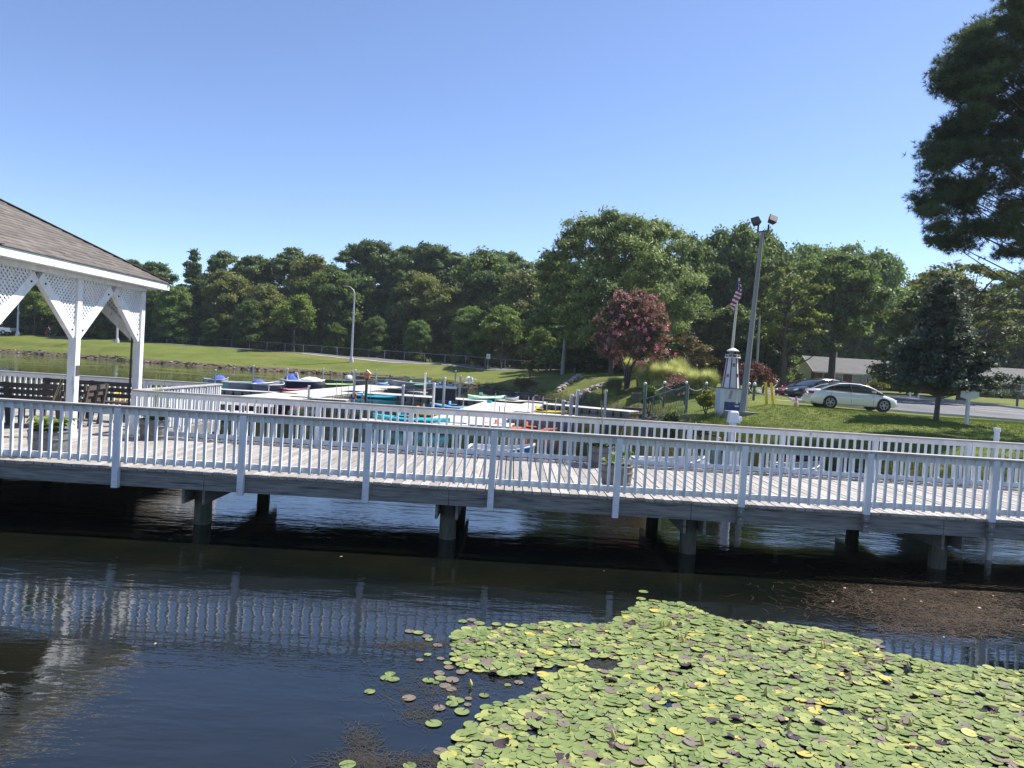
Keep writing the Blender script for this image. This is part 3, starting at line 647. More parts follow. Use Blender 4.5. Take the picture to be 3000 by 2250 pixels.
special('forked_tree', 'tree', 'broadleaf tree with dark forked trunk in front of the brick house', 2462, 0, 745, 84, lambda r, H: [(.3 + 5.2 * math.cos(i * 2.4) * math.sqrt(max(.05, 1 - ((k - .45) / .62) ** 2)) * r.uniform(.4, 1), 4 * math.sin(i * 2.4) * r.uniform(.3, 1), H * (.42 + .54 * k), 1.6, 1.6, .9) for i, k in [(i, (i + .5) / 36) for i in range(36)]], L_DARK, BARK, 47, 44, 8, .6, .26, .42, shell=.5, trunk_top=.7)
special('wide_olive_tree', 'tree', 'wide spreading olive green tree in front of the second house', 2845, 0, 772, 66, lambda r, H: [(5.6 * math.cos(i * 2.4) * math.sqrt(max(.05, 1 - ((k - .35) / .68) ** 2)) * r.uniform(.4, 1), 4.4 * math.sin(i * 2.4) * r.uniform(.3, 1), H * (.36 + .62 * k), 1.5, 1.5, .4) for i, k in [(i, (i + .5) / 44) for i in range(44)]], leafmat('zelkova_leaves', (.06, .08, .02), (.21, .235, .055), .5), BARK, 49, 70, 8, .5, .17, .36, flat=.5, up=1.2, shell=.3, trunk_top=.7)
t_, H_, C_ = special('spruce_tree', 'tree', 'dark blue spruce on the lawn beside the white sign board', 2752, 0, 822, 35.2, lambda r, H: tier_blobs(r, H, 3.0, .25, .34, -.04), L_SPRUCE, BARK, 51, 50, 24, .18, .10, .12, tri=True, up=.5, trunk_top=.96, shell=.2, lean=(.12, 0), limbk=.08)
t_.location.x = P(2742, 1231, 35.2).x
# big overhanging pine at the right
rs = np.random.RandomState(61); D_ = 31.0; bx0 = 24.6; zb = hz(bx0, D_)
bp_ = thing('overhanging_pine', (bx0, D_, zb), 'huge dark pine overhanging the right edge of the picture', 'tree')
tm = MB(); tm.tube([(0, 0, -.4), (0, 0, .3), (.1, 0, 5), (-.1, .1, 11), (.1, 0, 17), (.2, 0, 20.5)], [.46, .40, .34, .27, .16, .04], 12, False)
hull = [(2965, -60), (2925, 40), (2850, 75), (2835, 120), (2775, 185), (2750, 250), (2765, 305), (2800, 330), (2770, 395), (2712, 425), (2715, 470), (2745, 510), (2690, 568), (2700, 610), (2735, 650), (2725, 715), (2712, 775), (2745, 790), (2800, 750), (2850, 715), (2900, 735), (3000, 770), (3120, 770), (3350, 400), (3300, -60)]
gaps = [(2800, 655, 38, 26), (2885, 625, 34, 22), (2960, 665, 36, 20), (2850, 240, 34, 9), (2800, 300, 20, 8), (2770, 735, 16, 12), (2830, 500, 26, 8)]
def inpoly(x, y, Q):
    c = False; j = len(Q) - 1
    for i in range(len(Q)):
        if (Q[i][1] > y) != (Q[j][1] > y) and x < (Q[j][0] - Q[i][0]) * (y - Q[i][1]) / (Q[j][1] - Q[i][1]) + Q[i][0]: c = not c
        j = i
    return c
bl = []
while len(bl) < 330:
    x_, y_ = 2680 + 520 * rs.rand() ** 1.25, rs.uniform(-60, 790)
    if not inpoly(x_, y_, hull) or any(((x_ - a) / c_) ** 2 + ((y_ - b) / d_) ** 2 < 1 for a, b, c_, d_ in gaps): continue
    q = P(x_, y_, D_ + rs.uniform(-2.6, 2.6)); bl.append((q.x - bx0, q.y - D_, q.z - zb, .66, .85, .34))
for i in range(60):
    a = rs.uniform(-1.9, 1.9); k = rs.rand(); z_ = 4.5 + 15 * k; r_ = (6.2 - 3.4 * k) * rs.uniform(.4, 1); bl.append((r_ * math.cos(a), r_ * math.sin(a), z_, .9, .9, .4))
for b in bl[::4]:
    L_ = math.hypot(b[0], b[1]); s_ = Vector((b[0] * .02, b[1] * .02, max(2.5, b[2] - .35 * L_))); e_ = Vector(b[:3]); md = (s_ + e_) / 2 + Vector((0, 0, -.06 * L_))
    tm.tube([s_, s_ * .5 + md * .5, md, md * .4 + e_ * .6, e_], [.06, .05, .035, .025, .01], 5, False)
tm.build('trunk', BARK_PINE, bp_)
C, ov = clumps(rs, bl, 5.0, 52, .26, .8, .2)
bc = np.array([b[:3] for b in bl]); kp = np.concatenate([np.sort(np.linalg.norm(C[i:i + 2000, None] - bc[None], axis=2), axis=1)[:, 1] < 1.35 for i in range(0, len(C), 2000)]); C = C[kp]; ov = ov[kp]
def needle_tufts(rs, C, L, n, w, ov=None):
    k = len(C); idx = np.repeat(np.arange(k), n); d = unit(rs, len(idx))
    if ov is not None: d = d + ov[idx] * .5
    d[:, 2] += .25; d /= np.linalg.norm(d, axis=1, keepdims=True); s = np.cross(d, unit(rs, len(idx))); s /= np.linalg.norm(s, axis=1, keepdims=True)
    l = L * rs.uniform(.7, 1.15, (len(idx), 1)); c = C[idx]
    return np.stack([c - s * w, c + s * w, c + d * l], 1).reshape(-1, 3)
npmesh('crown', needle_tufts(rs, C, .24, 20, .009, ov), 3, leafmat('long_pine_needles', (.035, .06, .03), (.13, .18, .07), .45), bp_)
print('big pine tufts', len(C))
# far-off wood between and behind the single trees, and the undergrowth at its edge
rs = np.random.RandomState(77)
def edge_y(x): return float(np.interp(x, [-170, -90, -60, -30, -5, 10, 25, 60, 120], [140, 131, 128, 121, 115, 110, 114, 124, 124]))
bl = []
for i in range(520):
    x_ = rs.uniform(-150, 110); y_ = edge_y(x_) + rs.uniform(6, 22); h = rs.uniform(6, 12); bl.append((x_, y_, h * .5 + 2, 2.8, 2.8, h * .52))
bl += [(x_, edge_y(x_) + rs.uniform(24, 34), rs.uniform(1.5, 6), 3.2, 2.5, 3.2) for x_ in np.linspace(-175, 130, 260)]
C, ov = clumps(rs, bl, 13, 2.0, 1.3, 1.0, .5); o = npmesh('far_wood', leaves(rs, C, .95, .3), 4, L_DARK); tag(o, 'dark mass of woodland behind the separate trees', kind='stuff', cat='woodland')
bl = []
for i in range(330):
    x_ = rs.uniform(-130, 100); y_ = edge_y(x_) + rs.uniform(-2, 6); h = rs.uniform(1.4, 3.6); bl.append((x_, y_, 2.1 + h * .42, 1.7, 1.3, h * .55))
for i in range(60):
    x_ = rs.uniform(4, 24); y_ = rs.uniform(84, 92) ; h = rs.uniform(1.2, 3.2); bl.append((x_, y_, 2.0 + h * .42, 1.5, 1.2, h * .55))
C, ov = clumps(rs, bl, 26, 3.2, .7, 1.0, .4); o = npmesh('undergrowth', leaves(rs, C, .42, .3), 4, L_DARK); tag(o, 'dark brushy undergrowth along the edge of the wood', kind='stuff', cat='undergrowth')
# ------------------------------------------------------------------ floating docks
DT = .24
DOCKM = M('dock_plastic', (.50, .47, .42), (.62, .60, .55), 1.6, rough=.6, c3=(.36, .33, .28), s3=2.2, t3=.62)
FLOATM = M('dock_float', (.30, .26, .20), (.44, .39, .31), 3, rough=.7, island=.2, c3=(.14, .10, .07), s3=4, t3=.56)
def dock(ax, ay, bx, by, w, label, z=DT):
    a = G(ax, ay, z); b = G(bx, by, z); d = (b - a); Ln = d.length; rz = math.atan2(d.y, d.x)
    t = thing('floating_dock', (a.x, a.y, 0), label, 'dock', 'modular floating docks', rz)
    MB().box(0, Ln, -w / 2, w / 2, z - .05, z).build('dock_deck', DOCKM, t)
    m = MB(); k = max(1, int(Ln / .5)); s = Ln / k; kw = max(1, int(w / .5)); sw = w / kw
    for i in range(k):
        for j in range(kw):
            if 0 < j < kw - 1 and 0 < i < k - 1: continue
            x0 = i * s + .03; x1 = (i + 1) * s - .03; y0 = -w / 2 + j * sw + .02; y1 = y0 + sw - .04
            v = []
            for zz, q in ((-.08, .07), (.06, .02), (z - .14, 0), (z - .052, .05)): v += [(x0 + q, y0 + q, zz), (x1 - q, y0 + q, zz), (x1 - q, y1 - q, zz), (x0 + q, y1 - q, zz)]
            m.loft([v[0:4], v[4:8], v[8:12], v[12:16]], smooth=False)
    m.build('floats', FLOATM, t); return t
dock(640, 1139, 872, 1153, .95, 'narrow left finger dock in front of the grey rowing boat')
dock(720, 1171, 1130, 1130, 3.0, 'long main walkway dock running away between the boats')
dock(850, 1161, 1018, 1171, .9, 'short finger dock left of the teal kayak with an orange pump on its end')
dock(1010, 1145, 1535, 1181, 2.2, 'main cross dock carrying the black box')
dock(1110, 1137, 1243, 1149, .9, 'narrow finger dock beside the silver boat')
dock(1125, 1127, 1345, 1133, 2.6, 'far dock carrying the light blue kayak')
dock(1525, 1172, 1360, 1242, 3.6, 'wide walkway dock coming towards the bridge')
dock(1370, 1243, 1058, 1229, 1.2, 'nearest dock under the cyan kayak')
dock(1506, 1206, 1690, 1219, 1.0, 'finger dock beside the yellow kayak with three white posts')
dock(1530, 1176, 1858, 1205, 1.7, 'long dock leading to the grassy right shore')
dock(620, 1204, 742, 1209, 1.2, 'small beige dock beside the maroon canoe')
for i, (x, y0, y1, D, r, m_, lb) in enumerate([
 (629, 1082, 1122, 47, .07, PVC, 'white mooring post left of the blue outboard cover nearest the pavilion'), (740, 1070, 1121, 50, .08, PVC, 'tall white mooring post behind the grey rowing boat'),
 (840, 1079, 1123, 52, .08, PVC, 'white mooring post behind the blue engine cover of the speedboat'), (945, 1078, 1125, 57, .07, PVC, 'white mooring post at the stern of the green topped boat'),
 (1029, 1085, 1111, 66, .08, PVC, 'farther of two close white mooring posts left of the birdhouse'), (1036, 1082, 1162, 44, .10, PVC, 'tall white mooring post at the left end of the teal kayak'),
 (1101, 1083, 1110, 66, .09, PVC, 'white mooring post behind the long olive jon boat'), (1060, 1154, 1205, 38, .10, PVC, 'short white mooring post in front of the teal kayak'),
 (1177, 1127, 1215, 33, .085, PVC, 'tall white mooring post right of the teal kayak'), (1244, 1092, 1150, 50, .10, PVC, 'white mooring post at the end of the silver boat finger'),
 (1267, 1121, 1215, 33, .085, PVC, 'white mooring post left of the black dock box'), (1299, 1105, 1173, 41, .10, PVC, 'white mooring post in front of the black dock box'),
 (1333, 1085, 1120, 62, .09, PVC, 'white mooring post nearest the far bank, left of the egret'), (1347, 1100, 1135, 55, .10, PVC, 'white mooring post at the end of the far dock'),
 (1648, 1172, 1222, 31, .10, PVC, 'short thick white post, left one of three by the yellow kayak'), (1671, 1155, 1222, 31, .10, PVC, 'thick white post, middle one of three by the yellow kayak'),
 (1688, 1141, 1222, 31.3, .085, PVC, 'tallest white post of three by the yellow kayak'), (903, 1129, 1175, 40, .08, PVC, 'white mooring post in front of the blue and white speedboat'),
 (1773, 1142, 1186, 42, .10, PVC, 'white post standing on the grassy bank'), (1762, 1130, 1208, 38, .045, BLACK, 'thin dark metal pole by the long dock to the shore'),
 (787, 1126, 1148, 44, .04, STEEL, 'thin steel rod at the bow of the grey rowing boat')]):
    r *= .72; b = P(x, y1, D); t_ = P(x + (y1 - y0) * .06, y0, D); m = MB(); z0 = -1.2 if m_ is not PVC or i != 18 else b.z
    m.tube([(0, 0, -1.4), (0, 0, t_.z - .06), (0, 0, t_.z - .055)], [r, r, r * 1.15], 12); m.tube([(0, 0, t_.z - .055), (0, 0, t_.z)], [r * 1.15, r * 1.05], 12)
    o = m.build('mooring_post', m_); o.location = (b.x, D, 0); tag(o, lb, 'post', 'mooring posts of the docks')
rods = [(985, 1120, 1150, 44), (1001, 1117, 1148, 44), (1020, 1122, 1149, 43), (1451, 1152, 1176, 36), (1480, 1158, 1182, 34), (1548, 1162, 1185, 37), (1558, 1164, 1208, 32), (1562, 1161, 1196, 34), (1590, 1161, 1190, 36), (1601, 1176, 1211, 32), (1627, 1168, 1204, 34), (1357, 1163, 1187, 36), (1463, 1189, 1203, 29), (1478, 1192, 1208, 28.5), (1211, 1137, 1160, 42), (1086, 1124, 1145, 48)]
for x, y0, y1, D in rods:
    b = P(x, y1, D); zt = P(x, y0, D).z; o = MB().tube([(0, 0, -.9), (0, 0, zt)], .018, 8).build('mooring_rod', STEEL); o.location = (b.x, D, 0)
    tag(o, 'thin grey steel mooring rod standing beside a dock', 'rod', 'thin steel mooring rods')

# ------------------------------------------------------------------ boats
def paint(n, c, r=.35): return M(n, c, tuple(q * .82 for q in c), 1.5, rough=r, coat=.2)
def hullsec(x, w, h, k, keel=.0, n=7):
    """half-round open section at x"""
    return [(x, w * math.sin(a) if True else 0, h * (1 - math.cos(a)) / 1.0 * 0 + keel + (h - keel) * (1 - math.cos(abs(a)) ** k)) for a in [(-1 + 2 * i / (n - 1)) * math.pi / 2 for i in range(n)]]
def place(t, ax, ay, bx, by, z, L=None):
    a = G(ax, ay, z); b = G(bx, by, z); c = (a + b) / 2; t.location = (c.x, c.y, 0); t.rotation_euler = (0, 0, math.atan2(b.y - a.y, b.x - a.x)); return (b - a).length
def kayak(ax, ay, bx, by, cols, label, z=.02, w=.72, seat=True, h=.27, tandem=False, sm=None):
    """closed plastic kayak; ax.. to bx.. are its two ends in the picture, z the height it floats or lies at"""
    t = thing('kayak', (0, 0, 0), label, 'kayak', 'plastic kayaks at the docks'); L = place(t, ax, ay, bx, by, z); hm, dm = cols
    zo = z - (.08 if z < .1 else 0); N_ = 15; lo = []; up = []
    for i in range(N_):
        k = -1 + 2 * i / (N_ - 1); x = k * L / 2; f = max(.02, (1 - abs(k) ** 2.3)); ww = w / 2 * f; rise = .045 * abs(k) ** 3; hh = h * (.86 + .14 * abs(k) ** 2)
        lo.append([(x, ww * math.sin(a), zo + rise + (hh * .62) * (1 - math.cos(a))) for a in np.linspace(-math.pi / 2, math.pi / 2, 9)])
        up.append([(x, ww * math.cos(a), zo + rise + hh * .62 + (hh * .38 + .02) * math.sin(a)) for a in np.linspace(0, math.pi, 9)])
    MB().loft(lo, closed=False, cap=False).build('hull', hm, t)
    d = MB(); d.loft(up, closed=False, cap=False); d.build('deck', dm, t)
    for cx in ((-.22, .2) if tandem else (-.04,)):
        zz = zo + h + .004; c = MB(); n = 18
        ring = lambda rx, ry, z_: [(cx * L + rx * math.cos(2 * math.pi * k / n), ry * math.sin(2 * math.pi * k / n), z_) for k in range(n)]
        c.loft([ring(.46, .23, zz - .02), ring(.46, .23, zz + .02), ring(.42, .19, zz + .022), ring(.40, .18, zz + .004)], cap=True); c.build('cockpit', BLACK, t)
        if seat:
            s_ = MB(); s_.box(cx * L - .40, cx * L - .34, -.16, .16, zz + .012, zz + .20); s_.box(cx * L - .34, cx * L + .02, -.15, .15, zz + .008, zz + .04); s_.build('seat', sm or dm, t, bevel=.02)
    return t
TEAL, CYAN, BLUE, LBLUE, YEL, ORG, MINT, LIME, RED_ = paint('teal_plastic', (.02, .27, .30)), paint('cyan_plastic', (.03, .50, .60)), paint('blue_plastic', (.03, .22, .60)), paint('light_blue_plastic', (.25, .50, .75)), paint('yellow_plastic', (.85, .52, .03)), paint('orange_plastic', (.80, .20, .05)), paint('mint_plastic', (.35, .68, .52)), paint('lime_plastic', (.38, .66, .10)), paint('maroon_paint', (.13, .02, .035))
WHITE_, NAVY, ALU, OLIVE_, DKGREY = paint('white_gelcoat', (.72, .73, .74)), paint('navy_gelcoat', (.02, .025, .06)), M('aluminium_hull', (.33, .35, .36), (.42, .44, .45), 3, rough=.45, metal=.3), M('olive_hull', (.10, .11, .08), (.16, .17, .13), 3, rough=.6), M('dark_grey_hull', (.06, .065, .075), (.10, .10, .11), 3, rough=.6)
kayak(1018, 1160, 1160, 1170, (TEAL, paint('bright_teal_deck', (.05, .48, .62))), 'teal kayak with light blue deck moored along the cross dock', w=.8)
kayak(1259, 1191, 1426, 1204, (BLUE, LBLUE), 'long blue kayak fading to light blue in front of the black box', w=.8)
kayak(1160, 1213, 1344, 1228, (YEL, YEL), 'yellow kayak with orange seat nearest the bridge', w=.8, h=.34, sm=ORG)
kayak(1092, 1227, 1318, 1241, (CYAN, CYAN), 'cyan kayak lying on the nearest dock', z=DT + .01, w=.66, h=.17)
kayak(1528, 1204, 1662, 1216, (YEL, paint('lemon_plastic', (.85, .66, .03))), 'slim yellow kayak beside the finger dock with white posts', w=.66)
kayak(1420, 1254, 1632, 1272, (ORG, ORG), 'orange kayak beside the grey pontoon boat', w=.76, tandem=True)
kayak(1420, 1191, 1470, 1190, (TEAL, CYAN), 'short teal kayak nosed against the wide walkway dock', w=.8)
kayak(1370, 1170, 1478, 1172, (MINT, MINT), 'pale mint green kayak lying on the cross dock', z=DT + .01, w=.7)
kayak(1478, 1172, 1520, 1175, (WHITE_, WHITE_), 'small white kayak lying beside the mint kayak', z=DT + .01, w=.6, seat=False)
kayak(1245, 1129, 1292, 1133, (BLUE, LBLUE), 'light blue kayak lying on the far dock', z=DT + .01, w=.75)
kayak(1275, 1133, 1327, 1137, (BLUE, paint('sky_blue_deck', (.12, .42, .75))), 'sky blue kayak behind the black dock box', z=DT + .01, w=.7)
kayak(1180, 1129, 1252, 1135, (LIME, MINT), 'pale green kayak at the left end of the far dock', z=DT + .01, w=.8)
kayak(1104, 1128, 1136, 1130, (BLUE, LBLUE), 'small blue kayak at the bow of the olive jon boats', z=.3, w=.8, seat=False)
kayak(335, 1174, 392, 1180, (ORG, YEL), 'orange and yellow kayak seen through the platform railing beside the benches', w=.8)
def openboat(name, cat, ax, ay, bx, by, hm, im, label, w=1.35, h=.5, bow=1.0, stern=.9, sheer=.16, flat=.75, rail=None, z=0, seats=3, k=4):
    t = thing(name, (0, 0, 0), label, cat); L = place(t, ax, ay, bx, by, z); N_ = 13; out = []; inn = []; bt = []
    for i in range(N_):
        q = i / (N_ - 1); x = (q - .5) * L; ww = w / 2 * (stern + (1 - stern) * min(1, q * 4)) * (1 - max(0, (q - .55) / .45) ** 2.2 * bow); ww = max(ww, .03)
        zt = h + sheer * max(0, (q - .4) / .6) ** 2; kb = -.10 + (zt + .02) * max(0, (q - .78) / .22) ** 1.6 * (.75 if bow > .9 else .55)
        out.append([(x, -ww, zt), (x, -ww * .94, kb + (zt - kb) * .4), (x, -ww * flat, kb), (x, 0, kb - .01), (x, ww * flat, kb), (x, ww * .94, kb + (zt - kb) * .4), (x, ww, zt)])
        wi = max(ww - .03, .005); kf = kb + .06; inn.append([(x, -wi, zt), (x, -wi * .92, kf + (zt - kf) * .4), (x, -wi * flat, kf), (x, 0, kf), (x, wi * flat, kf), (x, wi * .92, kf + (zt - kf) * .4), (x, wi, zt)])
    m = MB(); m.loft(out, closed=False); m.build('hull', hm, t)
    m = MB(); m.loft([list(reversed(s)) for s in inn], closed=False); m.build('interior', im, t)
    m = MB()
    for s in (0, 6): m.tube([p[s] for p in out], .028, 6)
    m.bar(out[0][0], out[0][6], .05, .05); m.bar(out[-1][0], out[-1][6], .05, .05); m.build('gunwale', rail or hm, t)
    for i in range(seats):
        q = .16 + .26 * i; a = int(q * (N_ - 1)); MB().box((q - .5) * L - .13, (q - .5) * L + .13, inn[a][0][1] * .97, inn[a][6][1] * .97, h * .62, h * .62 + .03).build('bench_seat', im, t)
    t['L'] = L; return t, L
def outboard(t, x, col, z=.45, s=1.0, y=0):
    m = MB(); m.loft([[(x + a * s, y + b * s, z + c_ * s) for a, b in ((-.24 * q, -.13 * q), (.18 * q, -.13 * q), (.24 * q, 0), (.18 * q, .13 * q), (-.24 * q, .13 * q))] for c_, q in ((0, .8), (.08, 1.05), (.26, 1.0), (.36, .55))], smooth=True)
    o = m.build('outboard_motor', col, t, bevel=.02); MB().box(x - .06 * s, x + .08 * s, y - .05, y + .05, -.35, z).build('motor_leg', DKGREY, o)
def cover(t, x, y, z, lx, ly, lz, m_, seed=1):
    r = random.Random(seed); m = MB(); n = 16; secs = []
    for k, q in ((0, 1.0), (.3, .93), (.62, .70), (.88, .46), (1, .12)): secs.append([(x + lx * q * math.cos(6.283 * i / n) * (1 + r.uniform(-.12, .12)), y + ly * q * math.sin(6.283 * i / n) * (1 + r.uniform(-.12, .12)), z + lz * k + r.uniform(-.035, .035)) for i in range(n)])
    m.loft(secs); return m.build('motor_cover', m_, t)
BCAN = M('blue_canvas', (.05, .09, .36), (.09, .15, .48), 3, rough=.85, bump=.01, bscale=8); WCAN = M('white_canvas', (.55, .56, .57), (.66, .66, .66), 3, rough=.8, bump=.01, bscale=8)
b1, L1 = openboat('rowing_boat', 'boat', 656, 1143, 816, 1147, ALU, TEAL, 'grey aluminium rowing boat with teal inside and a bundled blue cover', w=1.5, h=.52, rail=STEEL); cover(b1, .12 * L1, 0, .36, .55, .42, .38, BCAN)
b2, L2 = openboat('rowing_boat', 'boat', 600, 1132, 668, 1134, ALU, TEAL, 'boat with blue covered outboard just above the platform railing corner', w=1.4, h=.5); cover(b2, .1 * L2, 0, .36, .6, .4, .42, BCAN, 2)
openboat('dinghy', 'boat', 762, 1150, 824, 1147, NAVY, WHITE_, 'small navy blue dinghy with white rim beside the main walkway dock', w=1.3, h=.5, rail=WHITE_, seats=1)
b3, L3 = openboat('speedboat', 'boat', 826, 1140, 950, 1144, NAVY, WHITE_, 'blue and white speedboat with blue engine cover and white tarp', w=1.9, h=.62, rail=WHITE_, seats=1)
m = MB(); m.box(-L3 * .49, L3 * .1, -.86, .86, .60, .68); m.loft([[(L3 * .1, -.86, .60), (L3 * .1, .86, .60), (L3 * .1, .86, .68), (L3 * .1, -.86, .68)], [(L3 * .34, -.66, .64), (L3 * .34, .66, .64), (L3 * .34, .66, .72), (L3 * .34, -.66, .72)], [(L3 * .49, -.1, .72), (L3 * .49, .1, .72), (L3 * .49, .1, .78), (L3 * .49, -.1, .78)]], smooth=False); m.build('deck', WHITE_, b3)
cover(b3, -L3 * .30, 0, .66, .50, .42, .42, BCAN, 3); cover(b3, L3 * .16, 0, .66, .85, .55, .27, WCAN, 4)
m = MB(); m.bar((-L3 * .14, 0, .66), (-L3 * .19, 0, 1.2), .5, .10, up=(1, 0, .2)); m.build('windscreen', WHITE_, b3, bevel=.03)
openboat('canoe', 'canoe', 833, 1151, 905, 1152, paint('red_paint', (.5, .03, .05)), WHITE_, 'red trimmed low boat lying against the main walkway dock under the speedboat', w=.9, h=.22, rail=paint('red_trim', (.55, .03, .06)), seats=1)
b4, L4 = openboat('rowing_boat', 'boat', 942, 1137, 1035, 1138, DKGREY, LIME, 'small boat with bright lime green deck beside the main walkway dock', w=1.1, h=.32, rail=LIME, seats=1, sheer=.05)
MB().box(-L4 * .42, L4 * .3, -.45, .45, .30, .34).build('deck', LIME, b4)
b5, L5 = openboat('jon_boat', 'boat', 962, 1131, 1092, 1133, DKGREY, OLIVE_, 'dark grey jon boat with trolling motor and grey outboard', w=1.5, h=.5, bow=.55, sheer=.08, seats=2); outboard(b5, -L5 * .06, WHITE_, .5, 1.25)
m = MB(); m.tube([(-L5 * .47, 0, .45), (-L5 * .48, 0, 1.25)], .03, 6); m.bar((-L5 * .5, 0, 1.22), (-L5 * .34, 0, 1.0), .05, .04); m.build('trolling_motor', BLACK, b5)
b6, L6 = openboat('jon_boat', 'boat', 1052, 1121, 1192, 1124, OLIVE_, OLIVE_, 'long olive green jon boat below the far bank', w=1.6, h=.62, bow=.5, sheer=.12, seats=2); outboard(b6, L6 * .15, DKGREY, .55, .9)
openboat('jon_boat', 'boat', 1080, 1129, 1128, 1130, OLIVE_, OLIVE_, 'short olive jon boat behind the orange birdhouse post', w=1.4, h=.55, bow=.5, sheer=.1, seats=1)
openboat('jon_boat', 'boat', 1186, 1123, 1258, 1123, OLIVE_, DKGREY, 'dark olive jon boat half hidden at the right of the longest jon boat', w=1.5, h=.5, bow=.5, sheer=.1, seats=1)
openboat('rowing_boat', 'boat', 1262, 1142, 1134, 1136, ALU, ALU, 'silver aluminium boat beside the narrow finger dock', w=1.5, h=.55, seats=2)
openboat('jon_boat', 'boat', 1136, 1151, 1262, 1157, DKGREY, NAVY, 'low dark blue boat moored between the silver boat and the cross dock', w=1.2, h=.32, bow=.6, seats=2)
openboat('canoe', 'canoe', 676, 1196, 862, 1209, RED_, RED_, 'maroon canoe seen through the back railing', w=.95, h=.42, stern=.25, seats=2, rail=RED_)
b7, L7 = openboat('pontoon_boat', 'boat', 1494, 1250, 1672, 1263, M('weathered_hull', (.22, .19, .17), (.32, .28, .25), 3, rough=.7), WHITE_, 'grey flat boat with white top edge seen through the back railing', w=1.7, h=.55, bow=.35, stern=1.0, sheer=.02, rail=WHITE_, seats=1)
MB().box(-L7 * .46, L7 * .44, -.8, .8, .55, .60).build('deck', WHITE_, b7)
b8, L8 = openboat('rowing_boat', 'boat', 1860, 1392, 2060, 1402, WHITE_, WHITE_, 'white rowing boat moored just behind the bridge', w=1.25, h=.42, seats=2, rail=WHITE_)
b9, L9 = openboat('paddle_boat', 'boat', 1370, 1358, 1560, 1372, BLUE, WHITE_, 'blue and white striped boat edge just behind the bridge deck', w=1.2, h=.46, seats=2, rail=WHITE_, bow=.6)
b10, L10 = openboat('rowing_boat', 'boat', 2270, 1412, 2400, 1420, ALU, ALU, 'grey aluminium boat behind the right part of the bridge', w=1.2, h=.45, seats=2)
# black dock box, pump, birdhouse, taps
q = G(1302, 1173, DT); t = thing('dock_box', (q.x, q.y + .5, DT), 'large black storage box with sloping lid on the cross dock', 'box', rz=math.radians(2))
wd = P(1332, 1173, q.y).x - P(1271, 1173, q.y).x; hh_ = P(1300, 1137, q.y).z - DT
MB().box(-wd / 2, wd / 2, -.5, .5, 0, hh_ - .06).build('box_body', M('black_box', (.012, .013, .017), (.02, .022, .03), 3, rough=.6), t, bevel=.02)
MB().loft([[(-wd / 2 - .03, -.54, hh_ - .055), (wd / 2 + .03, -.54, hh_ - .055), (wd / 2 + .03, -.54, hh_ - .01), (-wd / 2 - .03, -.54, hh_ - .01)], [(-wd / 2 - .03, .54, hh_ - .0), (wd / 2 + .03, .54, hh_ - .0), (wd / 2 + .03, .54, hh_ + .10), (-wd / 2 - .03, .54, hh_ + .10)]], smooth=False).build('lid', M('grey_lid', (.07, .08, .09), rough=.6), t)
q = G(1040, 1169, DT); o = thing('dock_pump', (q.x, q.y, DT), 'small orange topped pump on the end of the short finger dock', 'pump'); MB().lathe([(.07, 0), (.06, .18), (.08, .2), (.08, .32), (.03, .38)], 10).build('pump_head', ORG, o)
MB().box(-.35, .05, -.14, .14, 0, .10).build('pump_base', DKGREY, o)
b_ = P(1073, 1144, 47); tz = P(1074, 1103, 47).z; t = thing('birdhouse_pole', (b_.x, 47, 0), 'orange birdhouse with white roof on a grey post beside the docks', 'birdhouse')
MB().tube([(0, 0, -1.2), (0, 0, tz - .1)], .09, 10).build('pole', PILE, t); MB().box(-.17, .17, -.15, .15, tz - .1, tz + .2).build('nest_box', ORG, t)
m = MB(); m.loft([[(-.24, -.2, tz + .2), (.24, -.2, tz + .2), (0, -.2, tz + .42)], [(-.24, .2, tz + .2), (.24, .2, tz + .2), (0, .2, tz + .42)]], smooth=False); m.build('roof', M('pale_roof', (.6, .5, .38), rough=.7), t)
# egret in flight
q = P(1376, 1121, 52); t = thing('egret', tuple(q), 'white egret flying low over the pond', 'bird', rz=.2)
WF = M('white_feathers', (.8, .8, .8), rough=.7); m = MB(); m.loft([[(x, r * math.cos(a), z + r * math.sin(a)) for a in np.linspace(0, 6.28, 9)[:-1]] for x, r, z in ((-.42, .01, -.05), (-.25, .06, -.03), (0, .10, 0), (.2, .08, .04), (.30, .045, .10), (.27, .03, .2), (.33, .035, .24), (.40, .03, .25), (.44, .012, .245))]); body = m.build('body', WF, t)
m = MB(); m.tube([(.43, 0, .245), (.56, 0, .235)], [.012, .003], 5); m.build('beak', YEL, t)
for s in (-1, 1):
    m = MB(); m.loft([[(.16, s * .05, .04), (.12, s * .06, .06), (-.16, s * .06, .03), (-.12, s * .05, .02)], [(.18, s * .35, .28), (.14, s * .35, .30), (-.22, s * .33, .22), (-.2, s * .33, .21)], [(.02, s * .68, .42), (0, s * .68, .43), (-.24, s * .62, .30), (-.22, s * .62, .29)]], smooth=True); m.build('wing', WF, t)
m = MB(); m.tube([(-.3, .03, -.04), (-.72, .04, -.1)], .012, 5); m.build('leg', BLACK, t)

